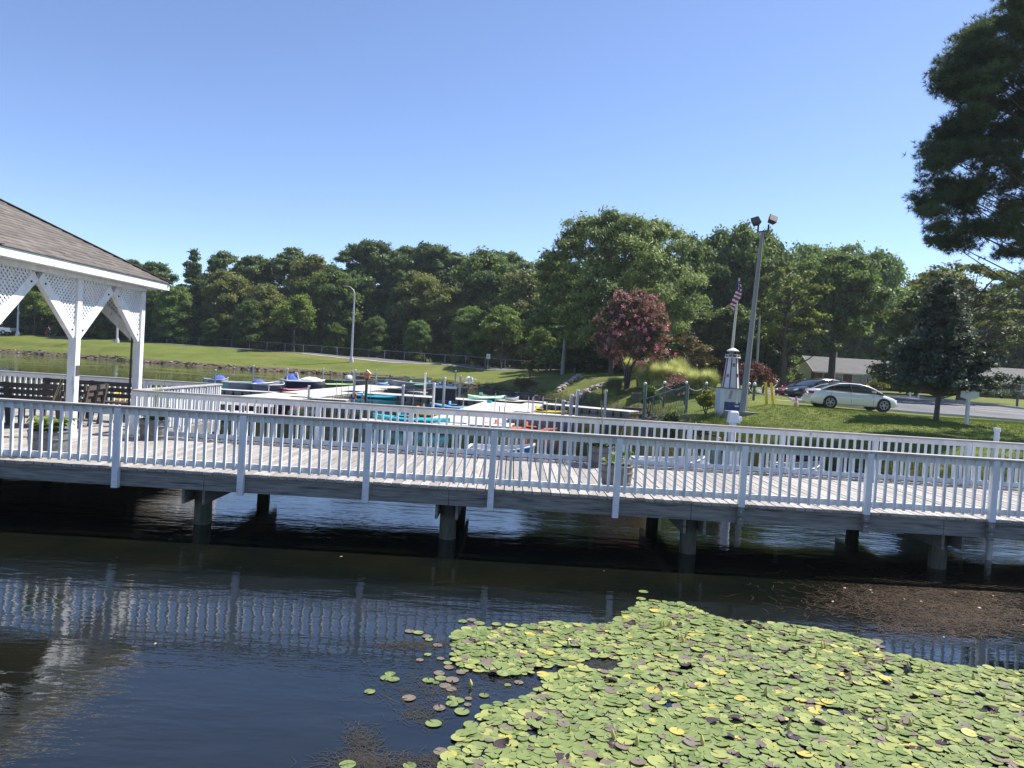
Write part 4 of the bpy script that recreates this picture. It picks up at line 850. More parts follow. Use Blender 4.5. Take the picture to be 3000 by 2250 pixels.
# ------------------------------------------------------------------ benches and barrel planters on the bridge platform
def bench(x, y, L, rz, label):
    t = thing('park_bench', (x, y, DZ), label, 'bench', 'brown slatted benches under the pavilion', rz)
    m = MB()
    for i in range(4): m.box(-L / 2, L / 2, -.42 + .11 * i, -.33 + .11 * i, .42, .455)
    m.build('seat', DARKWOOD, t)
    m = MB()
    for i in range(3):
        z = .52 + .13 * i; m.bar((-L / 2, .06 + .045 * i, z + .045), (L / 2, .06 + .045 * i, z + .045), .03, .095)
    m.build('backrest', DARKWOOD, t)
    for s in (-L / 2 + .12, 0, L / 2 - .12):
        m = MB(); m.bar((s, -.36, 0), (s, -.36, .42), .09, .09, up=(0, 1, 0)); m.bar((s, .03, 0), (s, .16, .88), .06, .10, up=(1, 0, 0)); m.bar((s, -.38, .38), (s, .06, .38), .05, .08); m.build('leg', DARKWOOD, t)
    return t
bench(-10.15, 15.4, 2.3, math.pi, 'long dark brown bench seen from behind, left of the near pavilion post')
bench(-9.7, 17.4, 2.3, 0, 'brown slatted bench facing the camera behind the near pavilion post')
bench(-8.9, 16.0, 1.3, math.radians(-80), 'brown bench standing sideways right of the near pavilion post')
BARREL = M('grey_barrel_staves', (.13, .125, .12), (.21, .205, .20), 5, (6, 6, .6), .75, .002, 20, island=.15); HOOP = M('barrel_hoop', (.10, .10, .105), (.16, .16, .16), 6, rough=.5, metal=.4); SOIL = M('potting_soil', (.02, .015, .01), (.05, .035, .025), 20, rough=1)
HOSTA = leafmat('hosta_leaves', (.08, .15, .03), (.42, .46, .14), .3, 3.0)
def planter(px_, py_, R_, H_, label, dead=False, seed=1, tall=0):
    q = G(px_, py_, DZ); t = thing('barrel_planter', (q.x, q.y, DZ), label, 'planter', 'half barrel planters on the bridge'); m = MB(); n = 22
    for i in range(n):
        a0 = 2 * math.pi * i / n + .008; a1 = 2 * math.pi * (i + 1) / n - .008
        def pt(a, r, z): return (r * math.cos(a), r * math.sin(a), z)
        for (ra, za), (rb_, zb_) in (((.86, .004), (.97, .45)), ((.97, .45), (1.0, 1.0))):
            v = [pt(a0, R_ * ra, H_ * za), pt(a1, R_ * ra, H_ * za), pt(a1, R_ * rb_, H_ * zb_), pt(a0, R_ * rb_, H_ * zb_), pt(a0, R_ * ra - .025, H_ * za), pt(a1, R_ * ra - .025, H_ * za), pt(a1, R_ * rb_ - .025, H_ * zb_), pt(a0, R_ * rb_ - .025, H_ * zb_)]
            m.add(v, [(0, 1, 2, 3), (7, 6, 5, 4), (3, 2, 6, 7), (0, 4, 5, 1)] + [(0, 3, 7, 4), (1, 5, 6, 2)])
    m.build('barrel', BARREL, t)
    for k in (.16, .62, .9):
        r = R_ * (.86 + .24 * k if k < .45 else .955 + .045 * k) + .004; m = MB(); m.lathe([(r, H_ * k), (r + .004, H_ * k + .002), (r + .006, H_ * k + .033), (r + .001, H_ * k + .035)], 28); m.f = m.f[:-2]; m.sm = m.sm[:-2]; m.build('hoop', HOOP, t)
    MB().lathe([(R_ * .9, H_ * .88), (R_ * .5, H_ * .91), (.01, H_ * .93)], 20).build('soil', SOIL, t)
    r = random.Random(seed); m = MB(); nl = 16 if dead else 46
    for i in range(nl):
        a = r.uniform(0, 6.28); r0 = r.uniform(0, R_ * .7); x0, y0 = r0 * math.cos(a), r0 * math.sin(a); L_ = r.uniform(.12, .26) * (1 - .3 * dead); u = Vector((math.cos(a + r.uniform(-.6, .6)), math.sin(a), 0)).normalized(); s = Vector((-u.y, u.x, 0)); pr = []
        hgt = r.uniform(.04, .22)
        for k in range(6):
            q_ = k / 5; w = .055 * math.sin(math.pi * (q_ * .88 + .06)) * (1.3 if not dead else .8); c_ = Vector((x0, y0, H_ * .92)) + u * (L_ * q_) + Vector((0, 0, hgt * math.sin(q_ * 2.3) + .02)); pr.append([c_ - s * w + Vector((0, 0, .018)), c_, c_ + s * w + Vector((0, 0, .018))])
        m.loft(pr, closed=False, cap=False)
    m.build('leaves', HOSTA, t)
    if tall:
        m = MB(); 
        for i in range(tall): a = r.uniform(-.5, .5); m.tube([(0, 0, H_ * .9), (.05 * a, 0, H_ + .4), (.45 * a, .05, H_ + .85)], [.006, .005, .003], 5)
        m.build('flower_stalk', leafmat('dry_stalk', (.25, .24, .10), (.40, .36, .18), 0), t)
    return t
planter(141, 1334, .285, .40, 'grey half barrel planter full of yellow-edged hostas behind the front railing at the left', seed=3, tall=2)
planter(450, 1288, .26, .40, 'grey half barrel planter by the back railing corner of the pavilion platform', seed=5, tall=4)
planter(1757, 1366, .26, .40, 'grey half barrel planter against the back railing, right of centre', seed=6, tall=3)
planter(1804, 1428, .25, .36, 'grey half barrel planter with sparse stems close behind the front railing, right of centre', dead=True, seed=8, tall=1)

# ------------------------------------------------------------------ white posts just beyond the bridge
q = P(2148, 1222, 17.0); t = thing('dock_light', (q.x, 17.0, 0), 'white plastic pole with a white box lamp just behind the back railing', 'lamp')
MB().tube([(0, 0, -1), (0, 0, q.z - .12)], .085, 12).build('pole', PVC, t); MB().loft([[(-.12, -.1, q.z - .12), (.14, -.1, q.z - .12), (.14, .1, q.z - .12), (-.12, .1, q.z - .12)], [(-.10, -.09, q.z + .10), (.10, -.09, q.z + .10), (.10, .09, q.z + .10), (-.10, .09, q.z + .10)], [(-.07, -.06, q.z + .14), (.07, -.06, q.z + .14), (.07, .06, q.z + .14), (-.07, .06, q.z + .14)]], smooth=False).build('lamp_housing', PVC, t, bevel=.015)
MB().box(.12, .19, -.05, .05, q.z - .08, q.z + .02).build('switch', PVC, t)
q = P(2921, 1258, 16.4); o = MB().tube([(0, 0, -1), (0, 0, q.z - .05)], .055, 12).tube([(0, 0, q.z - .05), (0, 0, q.z + .03)], .07, 12).build('white_pipe_post', PVC); o.location = (q.x, 16.4, 0); tag(o, 'white plastic pipe post with cap behind the back railing at the right', 'post')
o = MB().tube([(0, 0, -1), (0, 0, .35)], .045, 12).build('white_pipe_post', PVC); q = G(2896, 1640, 0); o.location = (q.x, q.y, 0); tag(o, 'short white pipe standing in the water under the bridge at the right', 'post')
# ------------------------------------------------------------------ road, kerbs, markings
def drape(name, A, B, nu, nv, off, mat, label, fz=None):
    v = []
    for i in range(nu + 1):
        t = i / nu * (len(A) - 1); k = min(int(t), len(A) - 2); f = t - k; a = A[k].lerp(A[k + 1], f); b = B[k].lerp(B[k + 1], f)
        for j in range(nv + 1): q = a.lerp(b, j / nv); v.append((q.x, q.y, 0))
    X = np.array([q[0] for q in v]); Y = np.array([q[1] for q in v]); Z = height(X, Y) + off
    m = MB(); m.add([(x, y, z) for x, y, z in zip(X, Y, Z)], [(i * (nv + 1) + j, (i + 1) * (nv + 1) + j, (i + 1) * (nv + 1) + j + 1, i * (nv + 1) + j + 1) for i in range(nu) for j in range(nv)], True)
    o = m.build(name, mat); tag(o, label, kind='structure'); return o
ASPH = M('asphalt', (.095, .098, .105), (.14, .143, .15), .6, rough=.85, bump=.004, bscale=60, c3=(.075, .077, .082), s3=.25, t3=.55, world=True)
CONC = M('concrete', (.42, .40, .36), (.55, .53, .49), 2, rough=.85, world=True)
PATHM = M('sandy_path', (.30, .26, .19), (.40, .36, .28), 1.5, rough=.9, world=True)
LINE = M('road_paint', (.62, .62, .60), (.75, .75, .73), 4, rough=.7)
NE = [G(2262, 1163, 1.33), G(2322, 1186, 1.27), G(2440, 1196, 1.24), G(2619, 1207, 1.24), G(2820, 1219, 1.26), G(3000, 1231, 1.28), G(3400, 1258, 1.35)]
FE = [P(2215, 1140, 62), P(2310, 1143, 66), P(2420, 1146, 70), P(2560, 1150, 71), P(2766, 1162, 66), P(3000, 1184, 57), P(3400, 1215, 52)]
road = drape('road', NE, FE, 60, 24, .035, ASPH, 'grey asphalt road and parking bay on the right')
def kerb(pts, w, h, mat, name, label, n=60, side=0):
    m = MB(); P2 = []
    for i in range(n + 1):
        t = i / n * (len(pts) - 1); k = min(int(t), len(pts) - 2); q = pts[k].lerp(pts[k + 1], t - k); P2.append(Vector((q.x, q.y, hz(q.x, q.y))))
    secs = []
    for i, q in enumerate(P2):
        d = (P2[min(i + 1, n)] - P2[max(i - 1, 0)]); d.z = 0; d.normalize(); s = Vector((-d.y, d.x, 0)) * w / 2
        secs.append([q - s + Vector((0, 0, -.1)), q + s + Vector((0, 0, -.1)), q + s + Vector((0, 0, h)), q - s + Vector((0, 0, h))])
    m.loft(secs, smooth=False); return tag(m.build(name, mat), label, kind='structure')
kerb(NE[1:], .16, .13, CONC, 'kerb', 'pale concrete kerb along the lawn'); kerb(FE, .18, .17, CONC, 'kerb', 'concrete kerb on the far side of the road')
def stripe(a, b, w):
    d = (b - a); s = Vector((-d.y, d.x, 0)).normalized() * w / 2; n = 10
    drape('road_marking', [a - s, b - s], [a + s, b + s], n, 1, .043, LINE, 'white painted line on the asphalt')
for k in range(4): stripe(P(2275 + 3 * k, 1150, 45.5 + 3.9 * k), P(2400, 1150, 45.5 + 3.9 * k), .11)
stripe(P(2800, 1170, 57), P(3300, 1195, 50), .12); stripe(P(2860, 1180, 53.5), P(3300, 1205, 47), .12); stripe(P(2690, 1150, 62), P(2900, 1150, 58), .12)
# bank top road on the far side
RA = [(-160, 128), (-110, 125.5), (-76, 119.5), (-62, 116.8), (-45, 112.6), (-30, 108.4), (-20, 104.8), (-8, 100.8), (3, 95.2), (9, 89), (13, 83)]
RA = [Vector((x, y, 0)) for x, y in RA]; RB = [q + Vector((.8, 3.6, 0)) for q in RA]
drape('road', RA, RB, 90, 4, .03, ASPH, 'grey road along the top of the far bank'); drape('path', [q + Vector((-.2, -.6, 0)) for q in RA[5:]], [q + Vector((0, -.04, 0)) for q in RA[5:]], 60, 2, .034, PATHM, 'sandy verge along the road edge')

# ------------------------------------------------------------------ chain-link fence, lamps, signs
WIRE = M('galvanised_wire', (.10, .105, .11), rough=.6, metal=.3); GREENP = M('dark_green_post', (.09, .14, .13), (.16, .22, .20), 4, rough=.6)
t = thing('chain_link_fence', (0, 0, 0), 'long grey chain-link fence between the road and the wood', 'fence')
fp = [RB[k] + Vector((.6, 1.2, 0)) for k in range(3, len(RB) - 1)]; pts = []
for a, b in zip(fp, fp[1:]):
    n = max(1, round((b - a).length / 3.0)); pts += [a.lerp(b, i / n) for i in range(n)]
pts.append(fp[-1]); pts = [Vector((q.x, q.y, hz(q.x, q.y))) for q in pts]
for q in pts: o = MB().tube([(0, 0, -.2), (0, 0, 1.25)], .035, 6).build('post', STEEL, t); o.location = q
m = MB()
for a, b in zip(pts, pts[1:]): m.tube([a + Vector((0, 0, 1.22)), b + Vector((0, 0, 1.22))], .025, 6)
m.build('top_rail', STEEL, t); m = MB()
for a, b in zip(pts, pts[1:]):
    d = b - a; n = int(d.length / .2)
    for i in range(n):
        for s in (0, 1): m.bar(a + d * ((i + s) / n) + Vector((0, 0, .05)), a + d * ((i + 1 - s) / n) + Vector((0, 0, 1.2)) , .008, .008) if i % 1 == 0 else None
m.build('wire_mesh', WIRE, t)
def pole_px(name, xb, yb, xt, yt, D, r0, r1, mat, label, cat, group=None, base=False):
    b = P(xb, yb, D); tp = P(xt, yt, D); zb = hz(b.x, D); t = thing(name, (b.x, D, zb), label, cat, group); top = tp - Vector((b.x, D, zb))
    m = MB(); m.tube([(0, 0, -.3), tuple(top * .5), tuple(top)], [r0, (r0 + r1) / 2, r1], 12); m.build('pole', mat, t)
    if base: MB().lathe([(r0 * 1.9, -.2), (r0 * 1.9, .25), (r0 * 1.1, .7)], 12).build('pole_base', mat, t)
    return t, top
ALUP = M('aluminium_pole', (.50, .51, .52), (.60, .61, .62), 2, rough=.45, metal=.3)
for xb, yb, xt, yt, D, lb in ((1030, 1046, 1039, 858, 103, 'tall grey street lamp with curved arm in front of the wood'), (52, 977, 56, 815, 119, 'street lamp behind the white pickup truck'), (343, 1001, 347, 830, 113, 'street lamp seen between the right pavilion posts')):
    t, top = pole_px('street_lamp', xb, yb, xt, yt, D, .17, .09, ALUP, lb, 'street lamp', 'street lamps along the far road', True)
    MB().tube([top, top + Vector((-.25, 0, .45)), top + Vector((-.65, 0, .78)), top + Vector((-1.0, 0, .82))], [.06, .05, .045, .04], 8).build('arm', ALUP, t)
    MB().loft([[(top.x - x, y, top.z + z) for y, z in ((-.1 * s, .80), (.1 * s, .80), (.12 * s, .88), (-.12 * s, .88))] for x, s in ((.95, .6), (1.2, 1.1), (1.55, 1.1), (1.65, .5))]).build('lamp_head', ALUP, t)
GP = M('weathered_grey_pole', (.24, .235, .23), (.33, .32, .31), 2, (1, 1, .3), .8)
t, top = pole_px('flood_light', 2176, 1180, 2233, 681, 38.6, .17, .085, GP, 'tall leaning grey pole with two flood lights beside the little lighthouse', 'lamp')
MB().loft([[(-.85, -.35, -.25), (.85, -.35, -.25), (.85, .35, -.25), (-.85, .35, -.25)], [(-.85, -.35, .2), (.85, -.35, .2), (.85, .35, .2), (-.85, .35, .2)]], smooth=False).build('plinth', M('concrete_plinth', (.20, .17, .14), (.28, .25, .21), 3, rough=.9), t)
m = MB(); m.bar(top + Vector((-.25, 0, .0)), top + Vector((.32, 0, .12)), .06, .06); m.bar(top + Vector((-.22, 0, 0)), top + Vector((-.22, 0, .35)), .07, .07, up=(0, 1, 0)); m.bar(top + Vector((.30, 0, .10)), top + Vector((.30, 0, .42)), .07, .07, up=(0, 1, 0)); m.build('bracket', BLACK, t)
for c_, rx in ((Vector((-.36, 0, .52)), -.35), (Vector((.46, 0, .66)), .35)):
    m = MB(); m.loft([[(-.16, -.16, -.14), (.16, -.16, -.14), (.16, .16, -.14), (-.16, .16, -.14)], [(-.22, -.21, .13), (.22, -.21, .13), (.22, .21, .13), (-.22, .21, .13)], [(-.19, -.18, .16), (.19, -.18, .16), (.19, .18, .16), (-.19, .18, .16)]], smooth=False)
    o = m.build('lamp_head', M('lamp_housing', (.035, .033, .03), rough=.5), t, bevel=.02); o.location = top + c_; o.rotation_euler = (.5, 0, 0); o.rotation_euler = (math.radians(60), rx, 0)
pole_px('utility_pole', 1648, 1090, 1657, 972, 81, .22, .14, GP, 'grey pole standing in front of the feathery tree', 'pole')
pole_px('utility_pole', 2218, 1070, 2226, 926, 62, .10, .07, GP, 'thin grey pole behind the red-leaved maple', 'pole')
t, top = pole_px('flagpole', 2133, 1110, 2166, 815, 42.5, .11, .05, M('cream_pole', (.55, .51, .42), (.65, .61, .5), 2, rough=.5), 'cream flagpole behind the little lighthouse', 'flagpole')
# flag, hanging in folds
fz = top.z; SC = 42.5 / F
FR, FWH, FBL = M('flag_red', (.42, .02, .04), rough=.8), M('flag_white', (.72, .72, .74), rough=.8), M('flag_blue', (.02, .03, .16), rough=.8)
fl = thing('flag', (t.location.x, t.location.y, t.location.z), 'red white and blue striped flag hanging limp at the top of the flagpole', 'flag')
LE = [(2161, 826), (2157, 850), (2150, 870), (2139, 893), (2137, 905)]; RE = [(2171, 821), (2173, 848), (2171, 870), (2157, 890), (2149, 913)]
def edge(E_, u):
    u = min(max(u, 0), 1); k = min(int(u * 4), 3); f = u * 4 - k; return E_[k][0] + (E_[k + 1][0] - E_[k][0]) * f, E_[k][1] + (E_[k + 1][1] - E_[k][1]) * f
ctr = thing
def flagpt(u, v):     # u from the top down along the hanging cloth, v across it
    a, b = edge(LE, u), edge(RE, u); q = P(a[0] + (b[0] - a[0]) * v, a[1] + (b[1] - a[1]) * v, 42.4) - t.location
    return (q.x, q.y + .05 * math.sin(v * 9 + u * 4), q.z)
for name, mt, rows in [('red_stripes', FR, range(0, 15, 2)), ('white_stripes', FWH, range(1, 15, 2))]:
    m = MB()
    for r in rows:
        vs_ = [i / 6 for i in range(7)]; f = lambda k, v: max(.0, min(1, k / 15 + .10 * (v - .5)))
        vs_ = [v for v in vs_ if not (r / 15 < .30 and False)]
        m.loft([[flagpt(f(r, v), v), flagpt(f(r + 1, v), v)] for v in vs_], closed=False, cap=False)
    m.build(name, mt, fl)
m = MB(); m.loft([[tuple(np.array(flagpt(.0, v)) - np.array([0, .02, 0])), tuple(np.array(flagpt(.30 + .1 * (v - .5), v)) - np.array([0, .02, 0]))] for v in (.0, .25, .5, .75)], closed=False, cap=False); cn = m.build('canton', FBL, fl)
m = MB()
for i in range(4):
    for j in range(4): q = flagpt(.04 + .065 * j, .08 + .19 * i); m.box(q[0] - .012, q[0] + .012, q[1] - .03, q[1] - .024, q[2] - .012, q[2] + .012)
m.build('stars', FWH, cn)
# small lighthouse model
zb = hz(*[P(2144, 1176, 39.5).x, 39.5]); bx_l, bx_r = P(2110, 1176, 39.5), P(2190, 1180, 39.5); cx = (bx_l.x + bx_r.x) / 2; hw = (bx_r.x - bx_l.x) / 2
zt = P(2144, 1139, 39.5).z - zb
t = thing('model_lighthouse', (cx, 40.0, zb), 'small white lighthouse model with dark red stripes on a painted plinth', 'lighthouse')
WL = M('white_wood', (.66, .68, .68), (.76, .77, .77), 2, rough=.5); RD = M('dark_red_trim', (.20, .015, .03), rough=.5); GY = M('grey_trim', (.10, .12, .12), rough=.6); BWAVE = M('wave_blue', (.025, .06, .16), (.04, .09, .22), 5, rough=.6)
base = MB().box(-hw, hw, -.5, .5, -.15, zt).build('plinth', M('plinth_paint', (.50, .58, .58), (.60, .66, .66), 2, rough=.6), t)
MB().box(-hw - .06, hw + .06, -.56, .56, zt, zt + .04).build('plinth_top', GY, base)
m = MB(); n = 40; x0 = -hw + .22; x1 = hw - .04; T_ = [(x0 + (x1 - x0) * i / n, zt * .46 + .035 * abs(math.sin(i * math.pi / 3.4))) for i in range(n + 1)]
m.loft([[(x, -.505, -.05), (x, -.505, z), (x, -.515, z), (x, -.515, -.05)] for x, z in T_], smooth=False); m.build('painted_waves', BWAVE, base)
m = MB(); m.add([(.08, -.52, zt * .42), (.22, -.52, zt * .42), (.15, -.52, zt * .92)], [(0, 1, 2)]); m.add([(.02, -.52, zt * .36), (.30, -.52, zt * .36), (.25, -.52, zt * .30), (.07, -.52, zt * .30)], [(0, 1, 2, 3)]); m.build('painted_sailboat', WL, base)
for k in range(3): m = MB(); m.bar((-.30 + k * .05, -.512, zt * .60), (-.20 + k * .05, -.512, zt * .92), .012, .03, up=(0, 1, 0)); m.build('painted_stroke', M('pale_red', (.55, .2, .18), rough=.6) if k == 0 else bpy.data.materials['pale_red'], base)
MB().box(-hw - .005, -hw + .20, -.512, -.502, .0, zt - .01).build('corner_board', WL, base)
H1 = P(2144, 1050, 40.2).z - zb; H2 = P(2144, 1019, 40.2).z - zb; r0, r1 = .47, .30; ox = -.08
oc = lambda r, z, o=0: [(ox + r * math.cos(math.pi / 8 + k * math.pi / 4 + o), r * math.sin(math.pi / 8 + k * math.pi / 4 + o), z) for k in range(8)]
m = MB(); m.loft([oc(r0, zt + .041), oc(r1, H1)], smooth=False); tw = m.build('tower', WL, t)
for a, b in zip(oc(r0 + .008, zt + .045), oc(r1 + .008, H1)): MB().bar(a, b, .045, .045).build('corner_stripe', RD, tw)
for k, zz in ((5, .78), (4, .42), (6, .45)):
    a = k * math.pi / 4 + math.pi / 4; r = (r0 + (r1 - r0) * zz) * .924; z = zt + (H1 - zt) * zz; wob = thing; w = MB(); c_ = Vector((ox + (r + .01) * math.cos(a), (r + .01) * math.sin(a), z)); s = Vector((-math.sin(a), math.cos(a), 0)); nrm = Vector((math.cos(a), math.sin(a), 0))
    w.bar(c_ - s * .055, c_ + s * .055, .03, .17); o = w.build('window', BLACK, tw)
    for dz in (-.04, .04): w = MB().bar(c_ - s * .03 + nrm * .017 + Vector((0, 0, dz)), c_ + s * .03 + nrm * .017 + Vector((0, 0, dz)), .005, .05); w.build('pane', M('lighthouse_pane', (.35, .36, .33), rough=.3) if 'lighthouse_pane' not in bpy.data.materials else bpy.data.materials['lighthouse_pane'], o)
MB().lathe([(.40, H1), (.42, H1 + .05), (.40, H1 + .07)], 16, (ox, 0, 0)).build('gallery', WL, t); MB().lathe([(.34, H1 + .071), (.34, H1 + .12)], 16, (ox, 0, 0)).build('gallery_band', RD, t)
m = MB()
for k in range(10): a = k * .628; m.tube([(ox + .38 * math.cos(a), .38 * math.sin(a), H1 + .07), (ox + .38 * math.cos(a), .38 * math.sin(a), H1 + .22)], .012, 5)
for k in range(10): a, b = k * .628, (k + 1) * .628; m.tube([(ox + .38 * math.cos(a), .38 * math.sin(a), H1 + .18), (ox + .38 * math.cos(b), .38 * math.sin(b), H1 + .18)], .008, 5)
m.build('gallery_railing', WL, t); MB().lathe([(.20, H1 + .121), (.20, H2 - .2)], 8, (ox, 0, 0), False).build('lantern_room', M('dark_glass', (.02, .025, .03), rough=.1), t); MB().lathe([(.32, H2 - .2), (.33, H2 - .15), (.12, H2 - .04), (.01, H2)], 8, (ox, 0, 0), False).build('lantern_roof', WL, t)
q = P(2131, 1097, 44); t = thing('patio_umbrella', (q.x, 44, hz(q.x, 44)), 'folded white umbrella standing behind the little lighthouse', 'umbrella'); zq = P(2131, 1063, 44).z - t.location.z; MB().tube([(0, 0, 0), (0, 0, zq)], .025, 6).build('pole', PVC, t); MB().lathe([(.10, zq * .25), (.20, zq * .35), (.13, zq * .8), (.03, zq)], 10).build('canopy', PVC, t)
# rope fence, gate, timber steps
BALLM = M('white_ball', (.75, .75, .74), rough=.4); ROPE = M('rope', (.32, .31, .29), (.45, .44, .42), 12, rough=.9); DKP = M('dark_post', (.05, .065, .06), (.10, .12, .11), 5, rough=.7)
t = thing('rope_fence', (0, 0, 0), 'rope fence with dark posts and white ball caps in front of the grasses', 'fence'); prev = None
for xp, yt, yb, D in ((1888, 1121, 1163, 46), (1946, 1118, 1148, 48), (2009, 1118, 1152, 47), (2068, 1120, 1148, 48), (2193, 1122, 1150, 48), (2208, 1122, 1162, 44.5), (2236, 1116, 1140, 52), (2275, 1116, 1132, 58)):
    q = P(xp, yb, D); zg = hz(q.x, D); zz = P(xp, yt, D).z; zz = max(zz, zg + .75); o = MB().tube([(0, 0, -.2), (0, 0, zz - zg - .16)], .075, 8).build('post', DKP, t); o.location = (q.x, D, zg)
    b = MB().ico((0, 0, zz - zg - .06), .10, 2).build('ball_cap', BALLM, o); cur = Vector((q.x, D, zz - .26))
    if prev is not None and (cur - prev).length < 9: m = MB(); m.tube([prev.lerp(cur, i / 8) + Vector((0, 0, -.28 * math.sin(math.pi * i / 8))) for i in range(9)], .022, 6); m.build('rope', ROPE, t)
    prev = cur
a = P(1889, 1166, 43.5); b = P(2012, 1173, 43.0); t = thing('chain_link_gate', (0, 0, 0), 'green grey chain-link gate panel between two posts on the lawn', 'gate'); za, zb2 = hz(a.x, a.y), hz(b.x, b.y); A = Vector((a.x, a.y, za)); B = Vector((b.x, b.y, zb2)); hg = P(1889, 1132, 43.5).z - za
hB = P(2012, 1130, 43.0).z - zb2
for q, hq in ((A, hg), (B, hB)): o = MB().tube([(0, 0, -.2), (0, 0, hq + .05)], .09, 10).build('gate_post', GREENP, t); o.location = q
m = MB(); U = Vector((0, 0, min(hg, hB))); m.tube([A + U, B + U], .035, 8); m.tube([A.lerp(B, .2), A.lerp(B, .2) + U], .03, 8); m.tube([A + Vector((0, 0, .1)), B + Vector((0, 0, .1))], .02, 8); m.build('frame', GREENP, t); m = MB(); n = 26
for i in range(n):
    for s in (0, 1):
        for lv in (0, .5): m.bar(A.lerp(B, (i + s) / n) + U * lv, A.lerp(B, (i + 1 - s) / n) + U * (lv + .5), .013, .013)
m.build('wire_mesh', WIRE, t)
TIE = M('timber_ties', (.07, .06, .05), (.15, .13, .11), 4, (1, 6, 6), .9)
t = thing('timber_steps', (0, 0, 0), 'dark timber steps in the lawn left of the chain-link gate', 'steps')
for k, (x0, x1, y0, D) in enumerate(((1790, 1885, 1164, 47), (1808, 1890, 1158, 48.6), (1835, 1900, 1151, 50.2), (1857, 1960, 1145, 51.8))):
    p = P(x0, y0, D); q = P(x1, y0, D); zz = hz((p.x + q.x) / 2, D) + .14; MB().box(p.x, q.x, D - .12, D + .12, zz - .5, zz + .10).build('step', TIE, t); MB().box(p.x + .05, q.x, D + .12, D + 1.5, zz - .5, zz + .06).build('tread', M('step_soil%d' % k, (.10, .10, .04), (.16, .15, .07), 5, rough=1), t)
t = thing('timber_edging', (0, 0, 0), 'long low timber edging from the gate to the lighthouse plinth', 'edging')
p, q = P(1965, 1172, 42.5), P(2098, 1178, 40.5); m = MB(); n = 12
for i in range(n): u, v = p.lerp(q, i / n), p.lerp(q, (i + .98) / n); m.bar((u.x, u.y, hz(u.x, u.y) + .05), (v.x, v.y, hz(v.x, v.y) + .05), .16, .2)
m.build('timber', M('tan_timber', (.22, .16, .10), (.32, .25, .17), 3, rough=.9), t)
# yellow bollards, cone, signs, marker posts
YP = M('yellow_paint', (.72, .50, .03), (.60, .40, .03), 3, rough=.5)
for x0, y0, x1, y1, lb in ((2249, 1162, 2243, 1120, 'left leaning yellow bollard behind the flood light pole'), (2269, 1169, 2259, 1122, 'right leaning yellow bollard behind the flood light pole')):
    b = P(x0, y0, 41.5); e = P(x1, y1, 41.5); zg = hz(b.x, 41.5); o = MB().tube([(0, 0, -.2), (e.x - b.x, 0, e.z - zg)], .075, 10).build('bollard', YP); o.location = (b.x, 41.5, zg); tag(o, lb, 'bollard', 'yellow bollards')
q = P(2332, 1186, 40.9); t = thing('traffic_cone', (q.x, q.y, hz(q.x, q.y) + .02), 'faded orange traffic cone beside the white car', 'cone'); CO = M('faded_orange', (.60, .26, .17), (.68, .36, .27), 4, rough=.6); MB().lathe([(.13, .03), (.10, .2)], 14).lathe([(.075, .33), (.03, .58)], 14).build('cone', CO, t); MB().lathe([(.101, .2), (.076, .33)], 14).build('band', M('cone_band', (.7, .62, .6), rough=.5), t); MB().box(-.17, .17, -.17, .17, 0, .03).build('foot', CO, t)
q = P(2832, 1232, 34.3); zg = hz(q.x, q.y); zt_ = P(2836, 1139, 34.3).z - zg; zl = P(2836, 1166, 34.3).z - zg; w = (P(2866, 1150, 34.3).x - P(2808, 1150, 34.3).x) / 2
t = thing('sign_board', (q.x, q.y, zg), 'blank white sign board with shaped top on a white post on the lawn', 'sign', rz=.1); SG = M('white_sign', (.60, .63, .65), (.70, .72, .73), 2, rough=.5); MB().box(-.06, .06, -.06, .06, -.2, zl + .1).build('post', SG, t)
prof = [(-w, zl + .02), (-w * .7, zl), (-w * .35, zl - .05), (w * .35, zl - .05), (w * .7, zl), (w, zl + .02), (w * .98, zt_ - .12), (w * .6, zt_ - .10), (0, zt_), (-w * .6, zt_ - .10), (-w * .98, zt_ - .12)]
m = MB(); m.loft([[(x, y, z) for x, z in prof] for y in (-.095, -.062)], smooth=False); m.build('board', SG, t)
b = P(1429, 1073, 98); zg = hz(b.x, 98); t = thing('road_sign', (b.x, 98, zg), 'small white rectangular road sign in front of the chain-link fence', 'sign'); zz = P(1431, 1037, 98).z - zg; MB().tube([(0, 0, -.2), (0, 0, zz)], .035, 6).build('post', STEEL, t); MB().box(-.24, .24, -.05, -.03, zz - .62, zz).build('sign_plate', PVC, t)
m = MB(); m.box(-.13, .13, -.056, -.052, zz - .18, zz - .14); m.box(-.13, .13, -.056, -.052, zz - .34, zz - .30); m.box(-.13, .13, -.056, -.052, zz - .50, zz - .46); m.build('sign_lines', BLACK, t)
for x, y0, y1, D, lb in ((2292, 1127, 1113, 66, 'small white marker post left of the red car'), (2666, 1157, 1142, 66, 'small white marker post left of the spruce trunk foot'), (2691, 1158, 1145, 64, 'small white marker post by the dark trunk beyond the road')):
    q = P(x, y0, D); o = MB().tube([(0, 0, -.1), (0, 0, .55), (0, 0, .60)], [.07, .07, .04], 8).build('marker_post', PVC); o.location = (q.x, D, hz(q.x, D)); tag(o, lb, 'post')
for x, y, D, lb in ((1612, 1087, 88, 'short dark bollard at the right end of the chain-link fence'), (1683, 1093, 80, 'short dark bollard right of the grey pole')):
    q = P(x, y, D); o = MB().tube([(0, 0, -.1), (0, 0, .75), (0, 0, .8)], [.12, .12, .06], 8).build('dark_bollard', DKP); o.location = (q.x, D, hz(q.x, D)); tag(o, lb, 'bollard')
